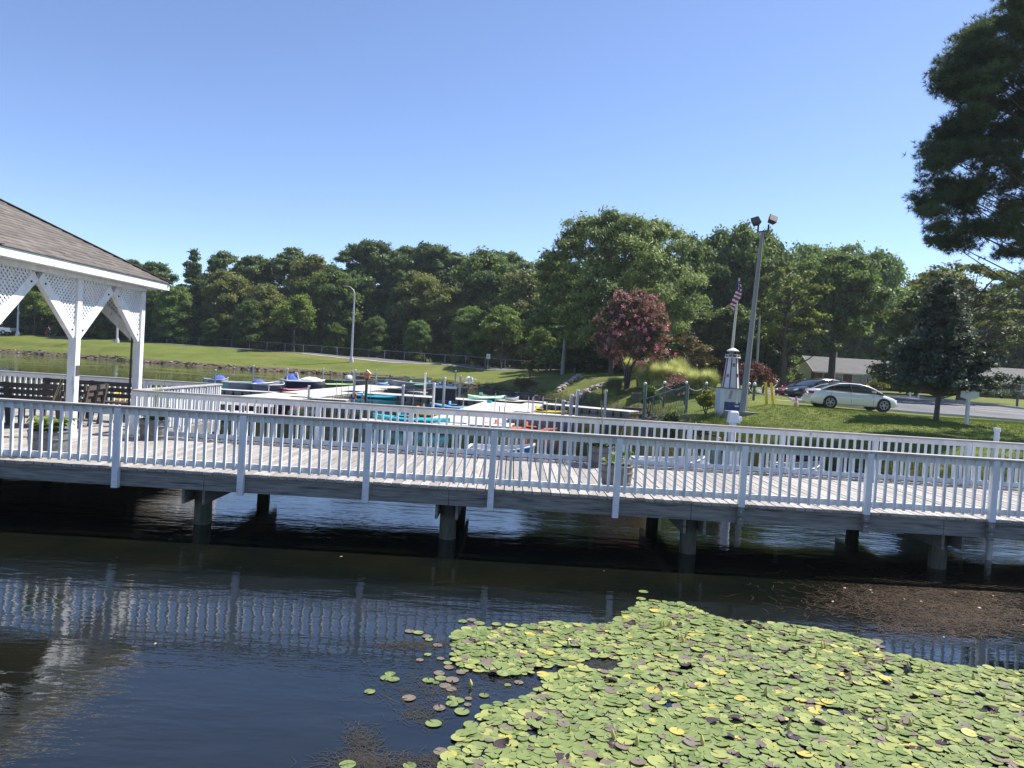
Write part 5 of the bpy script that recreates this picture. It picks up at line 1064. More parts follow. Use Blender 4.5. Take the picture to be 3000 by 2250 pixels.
q = P(2980, 1180, 60); t = thing('mailbox', (q.x, 60, hz(q.x, 60)), 'dark mailbox post beyond the road at the right edge', 'mailbox'); MB().box(-.06, .06, -.06, .06, -.1, 1.0).build('post', DKP, t); MB().box(-.12, .12, -.3, .2, 1.0, 1.25).build('letter_box', DKP, t, bevel=.03)
o = MB(); 
for k in range(9):
    a = -1.3 + k * .32; o.tube([(0, 0, .6), (.25 * math.sin(a), 0, 1.35 + .1 * math.cos(a)), (.62 * math.sin(a), .1, 1.1), (.8 * math.sin(a), .1, .55)], [.02, .02, .018, .012], 5)
q = P(1914, 1068, 66); t = thing('fountain', (q.x, 66, hz(q.x, 66) + .3), 'small white fountain spray behind the ornamental grasses', 'fountain'); o.build('water_spray', M('white_spray', (.7, .75, .78), rough=.4), t); MB().lathe([(.7, -.3), (.8, .45), (.75, .6), (.2, .58)], 14).build('basin', CONC, t)

# ------------------------------------------------------------------ cars
TYRE = M('tyre_rubber', (.015, .015, .016), rough=.8); RIM = M('alloy_rim', (.45, .46, .48), rough=.3, metal=.8); GLASS = M('car_glass', (.015, .02, .025), rough=.06, spec=.8); LAMPR = M('tail_lamp', (.30, .01, .015), rough=.15); LAMPW = M('head_lamp', (.6, .63, .66), rough=.1); CHROME = M('chrome', (.6, .6, .62), rough=.15, metal=1)
def interp(x, T): return float(np.interp(x, [a for a, _ in T], [b for _, b in T]))
def car(label, loc, rz, paintm, L=4.9, W=1.84, top=None, glassT=None, roofz=1.45, name='parked_car', scale=1, group='cars parked in the bay'):
    t = thing(name, loc, label, 'car', group, rz); t.scale = (scale,) * 3
    beltT = [(-2.45, .62), (-2.38, .98), (-1.75, 1.04), (-1.2, 1.03), (0, .98), (.95, .96), (1.6, .86), (2.2, .70), (2.40, .55), (2.45, .45)]
    widT = [(-2.45, .70), (-2.3, .84), (-1.6, .92), (1.5, .92), (2.15, .84), (2.38, .66), (2.45, .5)]
    if top: beltT = top
    k = L / 4.9; secs = []
    for x in np.linspace(-2.45, 2.45, 29):
        w = interp(x, widT) * W / 1.84; zt = interp(x, beltT); zb = .20 + .10 * max(0, (abs(x) - 2.0) / .45)
        secs.append([(x * k, -w * .90, zb), (x * k, -w * .985, zb + .10), (x * k, -w, zb + (zt - zb) * .55), (x * k, -w * .96, zt - .06), (x * k, -w * .86, zt), (x * k, -w * .4, zt + .035), (x * k, w * .4, zt + .035), (x * k, w * .86, zt), (x * k, w * .96, zt - .06), (x * k, w, zb + (zt - zb) * .55), (x * k, w * .985, zb + .10), (x * k, w * .90, zb)])
    body = MB().loft(secs).build('body', paintm, t)
    gt = glassT or [(-2.0, 1.0), (-1.45, 1.26), (-.9, roofz - .05), (-.3, roofz - .01), (.3, roofz - .03), (.85, 1.28), (1.5, .93)]
    xs = np.linspace(gt[0][0], gt[-1][0], 21); gs = []; rf = []
    for x in xs:
        z = interp(x, gt); zb = interp(x, beltT) - .02; z = max(z, zb + .01); f = (z - .95) / .5; wb = interp(x, widT) * .95 * W / 1.84; wt = wb * (1 - .26 * max(0, f)); gs.append([(x * k, -wb, zb), (x * k, -wt, z - .02), (x * k, -wt * .8, z), (x * k, wt * .8, z), (x * k, wt, z - .02), (x * k, wb, zb)])
    MB().loft(gs).build('windows', GLASS, t)
    rx = [i for i, x in enumerate(xs) if -1.05 <= x <= .45]
    MB().loft([[(gs[i][1][0], gs[i][1][1] * 1.005, gs[i][1][2] - .03), (gs[i][1][0], gs[i][1][1] * .99, gs[i][1][2] + .012), (gs[i][2][0], gs[i][2][1], gs[i][2][2] + .02), (gs[i][3][0], gs[i][3][1], gs[i][3][2] + .02), (gs[i][4][0], gs[i][4][1] * .99, gs[i][4][2] + .012), (gs[i][4][0], gs[i][4][1] * 1.005, gs[i][4][2] - .03)] for i in rx]).build('roof', paintm, t)
    def at(x, s, f):
        z = interp(x, gt); zb = interp(x, beltT); wb = interp(x, widT) * .95 * W / 1.84; wt = wb * (1 - .26 * max(0, (z - .95) / .5)); return Vector((x * k, s * (wb + (wt - wb) * f) * 1.004, zb + (z - zb - .02) * f))
    for s in (-1, 1):
        m = MB(); a = [(gt[0][0] + .05), gt[0][0] + .6, -.95]
        m.tube([at(x, s, .99) for x in (gt[0][0] + .08, gt[0][0] + .3, gt[1][0], -1.0)], .035, 6); m.tube([at(x, s, .99) for x in (.4, .7, .95, gt[-1][0] - .1)], .032, 6); m.build('pillar', paintm, t)
        m = MB(); m.tube([at(-.28, s, 0), at(-.34, s, .98)], .03, 6); m.tube([at(.0 - 1.32, s, 0), at(-1.2, s, .9)], .02, 6); m.build('window_divider', BLACK, t)
        MB().loft([[(.82 * k, s * (W / 2 * .90), .98), (1.02 * k, s * (W / 2 * .90), .98), (1.02 * k, s * (W / 2 * .90), 1.08), (.82 * k, s * (W / 2 * .90), 1.1)], [(.84 * k, s * (W / 2 + .15), .99), (.98 * k, s * (W / 2 + .15), .99), (.98 * k, s * (W / 2 + .15), 1.08), (.84 * k, s * (W / 2 + .15), 1.11)]], smooth=False).build('mirror', paintm, t, bevel=.02)
        for xh in (-1.05, .02): MB().box((xh - .1) * k, (xh + .1) * k, *sorted((s * W / 2 * .985, s * (W / 2 * 1.01 + .012))), .80, .825).build('door_handle', paintm, t)
        m = MB()
        for x in (-1.42, -.30, .92): m.bar(Vector((x * k, s * W / 2 * 1.0, .34)), Vector((x * k, s * W / 2 * .985, .9)), .004, .012, up=(1, 0, 0))
        m.build('door_seam', BLACK, t)
        for xw in (-1.46, 1.50):
            m = MB(); n = 20; yy = s * (W / 2 * 1.002); m.add([(xw * k + .385 * math.cos(6.283 * i / n), yy, .335 + .385 * math.sin(6.283 * i / n)) for i in range(n)] + [(xw * k + .385 * math.cos(6.283 * i / n), yy - s * .25, .335 + .385 * math.sin(6.283 * i / n)) for i in range(n)], [tuple(range(n)), tuple(range(n, 2 * n))] + [(i, (i + 1) % n, n + (i + 1) % n, n + i) for i in range(n)]); m.build('wheel_arch', BLACK, t)
            wh = MB(); wh.loft([[(xw * k + r * math.cos(6.283 * i / 24), s * y, .335 + r * math.sin(6.283 * i / 24)) for i in range(24)] for r, y in ((.25, W / 2 - .18), (.33, W / 2 - .17), (.335, W / 2 - .02), (.31, W / 2 + .012), (.235, W / 2 + .012), (.23, W / 2 - .03))]); wo = wh.build('wheel', TYRE, t)
            rm = MB(); cc = Vector((xw * k, s * (W / 2 + .010), .335))
            for i in range(10): a = 6.283 * i / 10 + (.12 if i % 2 else -.12); rm.bar(cc, cc + Vector((.225 * math.cos(a), 0, .225 * math.sin(a))), .02, .028, up=(0, 1, 0))
            for i in range(24):
                a, b = 6.283 * i / 24, 6.283 * (i + 1) / 24; rm.bar(cc + Vector((.228 * math.cos(a), 0, .228 * math.sin(a))), cc + Vector((.228 * math.cos(b), 0, .228 * math.sin(b))), .022, .022, up=(0, 1, 0))
            rm.build('rim', RIM, wo)
        w2 = interp(2.3, widT) * W / 1.84
        MB().loft([[(2.05 * k, s * w2 * 1.03, .62), (2.05 * k, s * w2 * .75, .70), (2.05 * k, s * w2 * .75, .75), (2.05 * k, s * w2 * 1.035, .70)], [(2.38 * k, s * w2 * .80, .55), (2.40 * k, s * w2 * .45, .55), (2.38 * k, s * w2 * .45, .63), (2.36 * k, s * w2 * .80, .64)]]).build('headlight', LAMPW, t)
        w3 = interp(-2.42, widT) * W / 1.84
        MB().loft([[(-2.05 * k, s * w3 * 1.155, .80), (-2.05 * k, s * w3 * 1.155, .90), (-2.05 * k, s * w3 * 1.0, .90), (-2.05 * k, s * w3 * 1.0, .80)], [(-2.46 * k, s * w3 * .96, .76), (-2.45 * k, s * w3 * .96, .92), (-2.47 * k, s * w3 * .45, .92), (-2.48 * k, s * w3 * .45, .78)]]).build('taillight', LAMPR, t)
    MB().box(2.41 * k, 2.47 * k, -.38, .38, .34, .50).build('grille', BLACK, t); MB().box(-2.475 * k, -2.455 * k, -.26, .26, .62, .74).build('number_plate', PVC, t)
    return t
def cpaint(n, c): return M(n, c, rough=.25, coat=1.0)
WHT, BLK, REDP = cpaint('white_car_paint', (.76, .76, .76)), cpaint('black_car_paint', (.010, .013, .02)), cpaint('red_car_paint', (.28, .008, .025))
a, b = P(2419, 1205, 42.2), P(2582, 1214, 41.9); cxw = (a.x + b.x) / 2 + .0
zc = hz(cxw, 42.6) + .035
car('white sedan parked sideways at the edge of the lawn', (P(2488, 1200, 43.0).x, 43.0, hz(P(2488, 1200, 43).x, 43.0) + .035), math.radians(-1), WHT)
car('black car parked behind the white sedan, facing left', (P(2402, 1160, 50.5).x, 50.5, hz(P(2402, 1160, 50.5).x, 50.5) + .035), math.radians(197), BLK)
car('dark red car parked farthest back, facing left', (P(2366, 1140, 57).x, 57, hz(P(2366, 1140, 57).x, 57) + .035), math.radians(194), REDP)
# pickup on the far road
q = P(-12, 985, 119.5); zg = hz(q.x, 119.5) + .03; t = thing('pickup_truck', (q.x, 119.5, zg), 'white pickup truck on the road across the pond at the far left', 'pickup truck', rz=math.radians(180))
m = MB(); m.loft([[(x, -w, .55), (x, -w, zt), (x, w, zt), (x, w, .55)] for x, w, zt in ((-2.85, .95, 1.15), (-2.8, .98, 1.18), (-.55, .98, 1.18))], smooth=False); m.build('truck_bed', WHT, t)
m = MB(); m.loft([[(x, -w, .5), (x, -w, zt), (x, w, zt), (x, w, .5)] for x, w, zt in ((-.53, .98, 1.2), (1.2, .98, 1.2), (1.5, .98, 1.15), (2.7, .92, 1.05), (2.85, .85, .9))], smooth=False); m.build('body', WHT, t)
m = MB(); m.loft([[(x, -w, z0), (x, -w * .88, z1), (x, w * .88, z1), (x, w, z0)] for x, w, z0, z1 in ((-.5, .95, 1.2, 1.22), (-.38, .95, 1.2, 1.78), (.75, .95, 1.2, 1.80), (1.55, .93, 1.17, 1.2))], smooth=False); m.build('windows', GLASS, t)
MB().box(-.42, .8, -.86, .86, 1.781, 1.83).build('roof', WHT, t, bevel=.02)
for s in (-1, 1):
    for xw in (-1.75, 1.85):
        wh = MB(); wh.loft([[(xw + r * math.cos(6.283 * i / 20), s * y, .40 + r * math.sin(6.283 * i / 20)) for i in range(20)] for r, y in ((.2, .78), (.40, .79), (.40, 1.0), (.26, 1.005), (.24, .97))]); wo = wh.build('wheel', TYRE, t); MB().loft([[(xw + r * math.cos(6.283 * i / 12), s * y, .40 + r * math.sin(6.283 * i / 12)) for i in range(12)] for r, y in ((.22, .97), (.20, 1.0), (.05, 1.01))]).build('rim', RIM, wo)
    MB().box(-2.87, -2.83, *sorted((s * .80, s * .97)), .85, 1.12).build('taillight', LAMPR, t)
MB().box(-2.95, -2.86, -.9, .9, .5, .66).build('bumper', CHROME, t)
# woman walking
q = P(141, 985, 118.2); zg = hz(q.x, 118.2); t = thing('person', (q.x, 118.2, zg), 'person in a dark sleeveless dress walking with a red bag on the far bank', 'person')
SKIN = M('skin', (.52, .32, .23), rough=.6); DRS = M('navy_dress', (.012, .014, .03), rough=.8)
me = bpy.data.meshes.new('body'); vv = [(0, 0, .92), (0, 0, 1.12), (0, .0, 1.34), (0, 0, 1.45), (0, 0, 1.52), (0, -.01, 1.63), (-.18, 0, 1.36), (-.25, .02, 1.1), (-.27, -.04, .88), (.18, 0, 1.36), (.25, .0, 1.1), (.27, -.05, .88), (-.09, 0, .86), (-.11, -.10, .48), (-.13, .02, .08), (-.13, -.10, .03), (.09, 0, .86), (.12, .08, .48), (.14, .16, .10), (.14, .08, .03)]
ee = [(0, 1), (1, 2), (2, 3), (3, 4), (4, 5), (2, 6), (6, 7), (7, 8), (2, 9), (9, 10), (10, 11), (0, 12), (12, 13), (13, 14), (14, 15), (0, 16), (16, 17), (17, 18), (18, 19)]
me.from_pydata(vv, ee, []); bd = bpy.data.objects.new('body', me); COL.objects.link(bd); bd.parent = t; me.materials.append(SKIN)
sk = bd.modifiers.new('skin', 'SKIN'); rr = [.15, .13, .15, .06, .055, .10, .06, .042, .03, .06, .042, .03, .10, .062, .04, .035, .10, .062, .04, .035]
for v, r in zip(me.skin_vertices[0].data, rr): v.radius = (r, r * .85)
me.skin_vertices[0].data[0].use_root = True; ss = bd.modifiers.new('sub', 'SUBSURF'); ss.levels = 1; ss.render_levels = 1
m = MB(); m.loft([[(rx * math.cos(a), ry * math.sin(a), z) for a in np.linspace(0, 6.283, 15)[:-1]] for rx, ry, z in ((.27, .24, .42), (.24, .20, .7), (.20, .16, .95), (.165, .13, 1.12), (.20, .14, 1.32), (.15, .11, 1.42))]); m.build('dress', DRS, t)
MB().ico((0, .015, 1.665), .118, 2, (1, 1, 1)).build('hair', M('dark_hair', (.03, .018, .012), rough=.6), t)
o = MB().box(-.16, .16, -.06, .06, -.42, 0).tube([(-.08, 0, 0), (0, 0, .14), (.08, 0, 0)], .012, 5).build('handbag', M('red_bag', (.45, .01, .02), rough=.6)); o.location = (t.location.x - .32, 118.15, zg + .80); tag(o, 'red bag carried by the person on the far bank', 'bag')
o = MB().lathe([(.05, -.16), (.06, -.02), (.03, .02)], 8).build('water_bottle', LBLUE); o.location = (t.location.x + .31, 118.15, zg + .84); tag(o, 'light blue bottle in the hand of the person on the far bank', 'bottle')

# ------------------------------------------------------------------ houses
BRICK = M('red_brick', (.12, .05, .04), (.18, .08, .06), 6, rough=.9); SIDING = M('cream_siding', (.55, .50, .36), (.62, .57, .43), 2, (.2, .2, 9), .7); RSH = M('grey_roof_shingles', (.10, .097, .093), (.155, .15, .143), 1.2, (1, 5, 5), .9, c3=(.08, .077, .073), s3=.5, t3=.6); TRIM = M('white_trim', (.62, .60, .54), rough=.6); PANE = M('window_pane', (.03, .04, .05), rough=.08, spec=.7); BLIND = M('pale_blind', (.35, .37, .33), rough=.6)
def house(name, label, x0, x1, y, dep, zg, ze, zr, wins, porch=None, chim=True):
    t = thing(name, ((x0 + x1) / 2, y, zg), label, 'house', 'single-storey houses beyond the road'); L = (x1 - x0) / 2; he = ze - zg; hr = zr - zg; ov = .45
    MB().box(-L, L, 0, dep, -.4, he).build('wall', BRICK, t)
    for s in (-1, 1):
        m = MB(); X = s * L; m.loft([[(X - .02, 0, he), (X - .02, dep, he), (X - .02, dep / 2, hr - .12)], [(X + .02, 0, he), (X + .02, dep, he), (X + .02, dep / 2, hr - .12)]], smooth=False); m.build('gable', SIDING, t)
        MB().box(*sorted((X + s * .005, X + s * .025)), 1.2, dep - 1.2, he * .45, he + .0).build('gable_siding', SIDING, t)
    m = MB(); s_ = (hr - he) / (dep / 2); y0 = -ov; z0_ = he - ov * s_
    for sg in (0, 1):
        yy = lambda q: q if sg == 0 else dep - q
        m.add([(-L - .4, yy(y0), z0_), (L + .4, yy(y0), z0_), (L + .4, yy(dep / 2), hr), (-L - .4, yy(dep / 2), hr), (-L - .4, yy(y0), z0_ + .13), (L + .4, yy(y0), z0_ + .13), (L + .4, yy(dep / 2), hr + .13), (-L - .4, yy(dep / 2), hr + .13)], [(3, 2, 1, 0), (4, 5, 6, 7), (0, 1, 5, 4), (1, 2, 6, 5), (3, 0, 4, 7)])
    rf = m.build('roof', RSH, t)
    MB().box(-L - .4, L + .4, -ov - .10, -ov - .005, z0_ - .03, z0_ + .12).build('gutter', TRIM, t)
    for sx in (-L - .42, L + .40): m = MB(); m.bar((sx, -ov, z0_ + .03), (sx, dep / 2, hr + .03), .03, .2); m.bar((sx, dep + ov, z0_ + .03), (sx, dep / 2, hr + .03), .03, .2); m.build('barge_board', TRIM, t)
    for (a, b, c_, d_, kind) in wins:
        if kind == 'door': o = MB().box(a, b, -.05, -.005, c_, d_).build('door', M('dark_door', (.06, .04, .035), rough=.5) if 'dark_door' not in bpy.data.materials else bpy.data.materials['dark_door'], t); MB().box(b - .12, b - .07, -.08, -.052, (c_ + d_) / 2 - .05, (c_ + d_) / 2 + .05).build('handle', CHROME, o); fr = o
        else:
            fr = MB().box(a - .08, b + .08, -.06, -.004, c_ - .08, d_ + .08).build('window', TRIM, t); MB().box(a, b, -.07, -.061, c_, d_).build('pane', BLIND if kind == 'blind' else PANE, fr)
            if kind == 'grid': MB().box((a + b) / 2 - .02, (a + b) / 2 + .02, -.08, -.071, c_, d_).box(a, b, -.084, -.0805, (c_ + d_) / 2 - .02, (c_ + d_) / 2 + .02).build('glazing_bar', TRIM, fr)
            if kind == 'shut':
                for xs_ in (a - .5, b + .12): MB().box(xs_, xs_ + .38, -.05, -.006, c_ - .08, d_ + .08).build('shutter', BLACK, fr)
    m = MB(); m.tube([(-L + 1.0, -ov, z0_), (-L + 1.0, -.1, z0_ - .35), (-L + 1.0, -.08, 0)], .05, 6); m.build('downpipe', TRIM, t)
    if chim: MB().tube([(L * -.35, dep * .6, hr - .6), (L * -.35, dep * .6, hr + .9)], .07, 8).build('vent_pipe', TRIM, rf)
    if porch: MB().box(porch[0], porch[1], -1.8, -ov - .02, z0_ - .12, z0_ + .02).build('porch_roof', TRIM, t)
    return t
yh = 98.0; x0, x1 = P(2387, 1100, yh).x, P(2700, 1100, yh).x; ze = P(2387, 1085, yh).z; zr = P(2376, 1046, yh + 3.6).z; zg = hz(x0, yh); L_ = (x1 - x0) / 2
w = []
for xa, xb, kind in ((2430, 2467, 'shut'), (2498, 2519, 'b'), (2520, 2541, 'b'), (2543, 2564, 'b'), (2566, 2586, 'b')):
    a = P(xa, 1110, yh).x - (x0 + x1) / 2; b = P(xb, 1110, yh).x - (x0 + x1) / 2; w.append((a, b, .75 if kind == 'shut' else .25, ze - zg - .35, kind))
a = P(2592, 1110, yh).x - (x0 + x1) / 2; w.append((a, a + .95, 0, 2.05, 'door')); a = P(2640, 1110, yh).x - (x0 + x1) / 2; w.append((a, a + 1.6, .7, 1.9, 'grid'))
house('brick_house', 'low brick house with grey roof and cream gable behind the parked cars', x0, x1, yh, 7.2, zg, ze, zr, w)
yh = 92.0; x0, x1 = P(2745, 1120, yh).x, P(3120, 1120, yh).x; ze = P(2900, 1117, yh).z; zr = P(2900, 1078, yh + 3.6).z; zg = hz(x0, yh); c0 = (x0 + x1) / 2; w = []
for xa, xb, kind in ((2757, 2770, 'b'), (2778, 2790, 'b'), (2797, 2808, 'b'), (2857, 2880, 'blind'), (2884, 2907, 'blind'), (2911, 2931, 'grid'), (2935, 2955, 'grid'), (2992, 3008, 'grid')):
    w.append((P(xa, 1140, yh).x - c0, P(xb, 1140, yh).x - c0, .55, ze - zg - .35, kind))
w.append((P(2972, 1140, yh).x - c0, P(2984, 1140, yh).x - c0, 0, 2.0, 'door'))
house('brick_house', 'second low brick house with dark grey roof at the right behind the sign board', x0, x1, yh, 7.2, zg, ze, zr, w, chim=False)
yh = 116.0; x0, x1 = P(2318, 1110, yh).x, P(2372, 1110, yh).x; zg = hz(x0, yh)
house('brick_house', 'small pale house half hidden between the pine trunk and the brick house', x0, x1, yh, 6, zg, P(2340, 1092, yh).z, P(2340, 1069, yh + 3).z, [(-.8, .5, .8, 1.7, 'grid')], chim=False)

# ------------------------------------------------------------------ shrubs, grasses, shore plants
def bushmesh(label, xs, yb, D, w_px, h_px, lm, seed, size=.12, cat='shrub', name='bush', flat=1.0, group=None, dens=1.0, dep=None, sink=0):
    p = P(xs, yb, D); zg = hz(p.x, D) - sink; w_ = w_px * D / F / 2; h_ = h_px * D / F; rs = np.random.RandomState(seed); t = thing(name, (p.x, D, zg), label, cat, group)
    bl = []
    for i in range(16):
        a = i * 2.4; r = math.sqrt((i + .5) / 16); bl.append((w_ * .72 * r * math.cos(a), (dep or w_) * .7 * r * math.sin(a), h_ * (.28 + .36 * math.sqrt(1 - r * r) + rs.uniform(0, .12)), w_ * .36, w_ * .36, h_ * .34))
    C, ov = clumps(rs, bl, 34 * dens, 6 / max(.004, (w_ * .36 * w_ * .36 * h_ * .34) ** .667), w_ * .16, 1.0, .5); C = C[C[:, 2] > 0]; npmesh('foliage', leaves(rs, C, size, .3), 4, lm, t)
    m = MB()
    for i in range(5): b = bl[i * 3]; m.tube([(0, 0, -.1), (b[0] * .5, b[1] * .5, b[2] * .5), (b[0], b[1], b[2])], [.03, .022, .008], 5, False)
    m.build('stems', BARK, t); return t
L_YEL = leafmat('yellow_green_leaves', (.12, .15, .02), (.42, .40, .05), .3, 1.5); L_HEDGE = leafmat('hedge_leaves', (.05, .09, .02), (.16, .22, .05), .3, 1.2); L_WEED = leafmat('weed_leaves', (.06, .11, .02), (.20, .28, .06), .35, 1.2)
bushmesh('yellow green rounded hedge in front of the large window of the brick house', 2572, 1143, 92, 58, 28, L_YEL, 101, .16)
bushmesh('pale green bush beside the gable of the brick house', 2335, 1127, 90, 48, 34, L_HEDGE, 102, .16)
bushmesh('reddish low bush at the foot of the forked tree', 2467, 1128, 90, 44, 22, L_BRONZE, 103, .14)
bushmesh('small yellow green bush right of the brick house door', 2645, 1147, 90, 46, 26, L_YEL, 104, .14)
bushmesh('small light green bush left of the door of the brick house', 2520, 1140, 93, 40, 12, L_HEDGE, 105, .12)
for i, (x, y, w_, h_, lb) in enumerate(((2892, 1163, 36, 20, 'round clipped bush below the blinds of the second house'), (2935, 1165, 52, 17, 'wide dark clipped hedge of the second house'), (2978, 1166, 34, 22, 'clipped bush nearest the door of the second house'), (2800, 1150, 34, 16, 'orange tinged low bush behind the spruce'))): bushmesh(lb, x, y, 88, w_, h_, L_HEDGE if i < 3 else L_BRONZE, 110 + i, .13)
bushmesh('bush with yellow flecked leaves beside the lighthouse plinth', 2072, 1170, 41.2, 62, 74, L_YEL, 120, .09, dens=1.4)
bushmesh('dense green vine clump smothering the gate post at the shore', 1903, 1207, 45.5, 66, 92, L_WEED, 121, .09, dens=1.4)
bushmesh('leggy dark green shrub at the pond edge above the back railing', 1968, 1236, 38.5, 60, 74, L_HEDGE, 122, .075, dens=.8)
bushmesh('low weedy bush at the pond edge right of the leggy shrub', 2050, 1246, 37.0, 90, 30, L_WEED, 123, .07, dens=.8)
bushmesh('pale bush at the end of the chain-link fence', 1596, 1088, 90, 60, 30, L_HEDGE, 124, .2); bushmesh('dry orange brown shrub at the end of the chain-link fence', 1556, 1084, 93, 60, 26, L_BRONZE, 125, .2)
bushmesh('orange brown reeds at the pond edge left of the stone borders', 1536, 1150, 68, 70, 34, leafmat('dry_reeds', (.10, .07, .03), (.26, .17, .07), .2, 1.5), 126, .12, name='reeds'); bushmesh('dark shrub overhanging the water right of the dry reeds', 1625, 1180, 52, 120, 46, leafmat('shore_shrub', (.05, .055, .025), (.14, .13, .06), .2, 1), 127, .12, dep=1.6)
bushmesh('light green leafy weeds on the shore behind the three white posts', 1730, 1190, 50, 86, 44, L_WEED, 128, .08, dep=1.2); bushmesh('green weeds on the shore above the long dock', 1815, 1196, 49, 110, 26, L_WEED, 129, .07, dep=1.2)
bushmesh('tall pale flowering weed left of the stone borders', 1552, 1130, 78, 30, 56, L_HEDGE, 130, .1, dens=.5, dep=.5, name='weed_plant', cat='plant')
# ornamental grass mounds
OG = leafmat('ornamental_grass_blades', (.22, .28, .06), (.80, .78, .32), .5, 1.6); OGD = leafmat('green_grass_blades', (.10, .15, .05), (.30, .38, .14), .35, .8)
def blades(rs, n, R, H, w, lean=.6):
    a = rs.uniform(0, 6.283, n); r = R * .35 * np.sqrt(rs.rand(n)); d = np.stack([np.cos(a), np.sin(a)], 1); L = H * rs.uniform(.75, 1.15, n); out = rs.uniform(.15, 1, n) * R * lean; V = []
    sd_ = np.stack([-d[:, 1], d[:, 0]], 1) * w; prev = None; P_ = []
    for k in range(5):
        q = k / 4; xy = d * (r + out * q ** 1.8)[:, None]; z = L * (q - .28 * q ** 3 * (out / (R * lean)) * 1.6); P_.append((xy, z, w * (1 - q)))
    for k in range(4):
        (x0, z0, w0), (x1, z1, w1) = P_[k], P_[k + 1]; s = np.stack([-d[:, 1], d[:, 0]], 1); f = lambda x, z, ww, sg: np.concatenate([x + s * ww * sg, z[:, None]], 1)
        V.append(np.stack([f(x0, z0, w0, -1), f(x0, z0, w0, 1), f(x1, z1, w1 + .0005, 1), f(x1, z1, w1 + .0005, -1)], 1))
    return np.stack(V, 1).reshape(-1, 3)
rs = np.random.RandomState(5)
for i, (x, yb, D, wp, hp, m_, lb) in enumerate(((1800, 1112, 56, 60, 46, OGD, 'grey green grass mound left of the crape myrtle trunk'), (1885, 1118, 56, 76, 58, OG, 'bright grass clump just right of the crape myrtle trunk'), (1925, 1122, 55, 74, 60, OG, 'second bright grass clump from the crape myrtle'), (1962, 1124, 54, 72, 56, OG, 'bright grass clump behind the middle of the rope fence'),
        (2002, 1124, 53, 74, 54, OG, 'bright grass clump with pink flowers in front'), (2040, 1130, 51, 76, 60, OG, 'bright grass clump left of the yellow flecked bush'), (2078, 1130, 50, 70, 58, OG, 'rightmost bright grass clump next to the little lighthouse'), (1845, 1108, 60, 60, 52, OG, 'bright grass clump behind the crape myrtle trunk'), (1905, 1108, 60, 80, 62, OG, 'back row bright grass clump nearest the crape myrtle'), (1985, 1110, 58, 80, 62, OG, 'back row bright grass clump behind the pink flowers'))):
    p = P(x, yb, D); t = thing('ornamental_grass', (p.x, D, hz(p.x, D) - .03), lb, 'grass clump', 'ornamental grass clumps'); npmesh('blades', blades(rs, 3200, wp * D / F * .72, hp * D / F * 1.3, .014), 4, m_, t)
rs2 = np.random.RandomState(9)
for x, y, D, lb in ((1985, 1128, 51.5, 'pink flowering shrub among the ornamental grasses'), (2000, 1122, 51.0, 'tallest pink flower spike plant among the ornamental grasses')):
    t = bushmesh(lb, x, y, D, 46, 40, L_HEDGE, int(x), .09, name='flowering_shrub'); C = rs2.normal(size=(230, 3)) * np.array([.45, .3, .3]) + np.array([0, -.1, .95]); npmesh('blossoms', leaves(rs2, C, .06, .3), 4, PINK, t)
# stone borders and pond edge stones
STONE = M('field_stone', (.26, .22, .18), (.48, .43, .37), 3, rough=.9, island=.35, bump=.01)
def stones(name, label, A, B, n, r, rows=2, kind=None):
    rr_ = random.Random(len(label)); m = MB()
    for i in range(n):
        for k in range(rows):
            q = A.lerp(B, (i + rr_.uniform(-.3, .3)) / n); x = q.x + rr_.uniform(-.12, .12); y = q.y + rr_.uniform(-.25, .25); s = r * rr_.uniform(.6, 1.3)
            m.ico((x, y, hz(x, y) + s * .35 + k * r * .9), s, 1, (1.2, .9, .65), .2, rr_)
    o = m.build(name, STONE); o.data.polygons.foreach_set('use_smooth', [False] * len(o.data.polygons)); return tag(o, label, 'stone border', kind=kind)
stones('stone_border', 'upper low border of stacked field stones on the shaded bank', P(1637, 1122, 63), P(1702, 1101, 68), 44, .17); stones('stone_border', 'lower and longer border of stacked field stones on the bank', P(1660, 1134, 57), P(1735, 1112, 60), 50, .18); stones('stone_border', 'right stone border running to the crape myrtle bed', P(1735, 1112, 60), P(1790, 1110, 60), 26, .16)
rr_ = random.Random(12); m = MB(); m2 = MB()
for a, b in zip(shore[1:-8], shore[2:-7]):
    L_ = math.hypot(b[0] - a[0], b[1] - a[1]); far = a[1] > 60; n = int(L_ * (6 if far else 2.8))
    for i in range(n):
        f = rr_.random(); x = a[0] + (b[0] - a[0]) * f + rr_.gauss(0, .35); y = a[1] + (b[1] - a[1]) * f + rr_.gauss(0, .4) + (.3 if far else 0); s = rr_.uniform(.06, .24) * (.8 if far else .6); (m if rr_.random() < .92 else m2).ico((x, y, max(hz(x, y), 0) + s * .1), s, 1, (1.7, 1, .55), .35, rr_)
EARTH = M('dark_earth_clods', (.035, .028, .02), (.11, .085, .06), 2, rough=1, island=.4); tag(m.build('bank_stones', EARTH), 'dark clods and stones along the eroded pond edge', kind='stuff'); tag(m2.build('pale_stones', STONE), 'pale stones scattered along the pond edge', kind='stuff')
for o in (bpy.data.objects['bank_stones'], bpy.data.objects['pale_stones']): o.data.polygons.foreach_set('use_smooth', [False] * len(o.data.polygons))
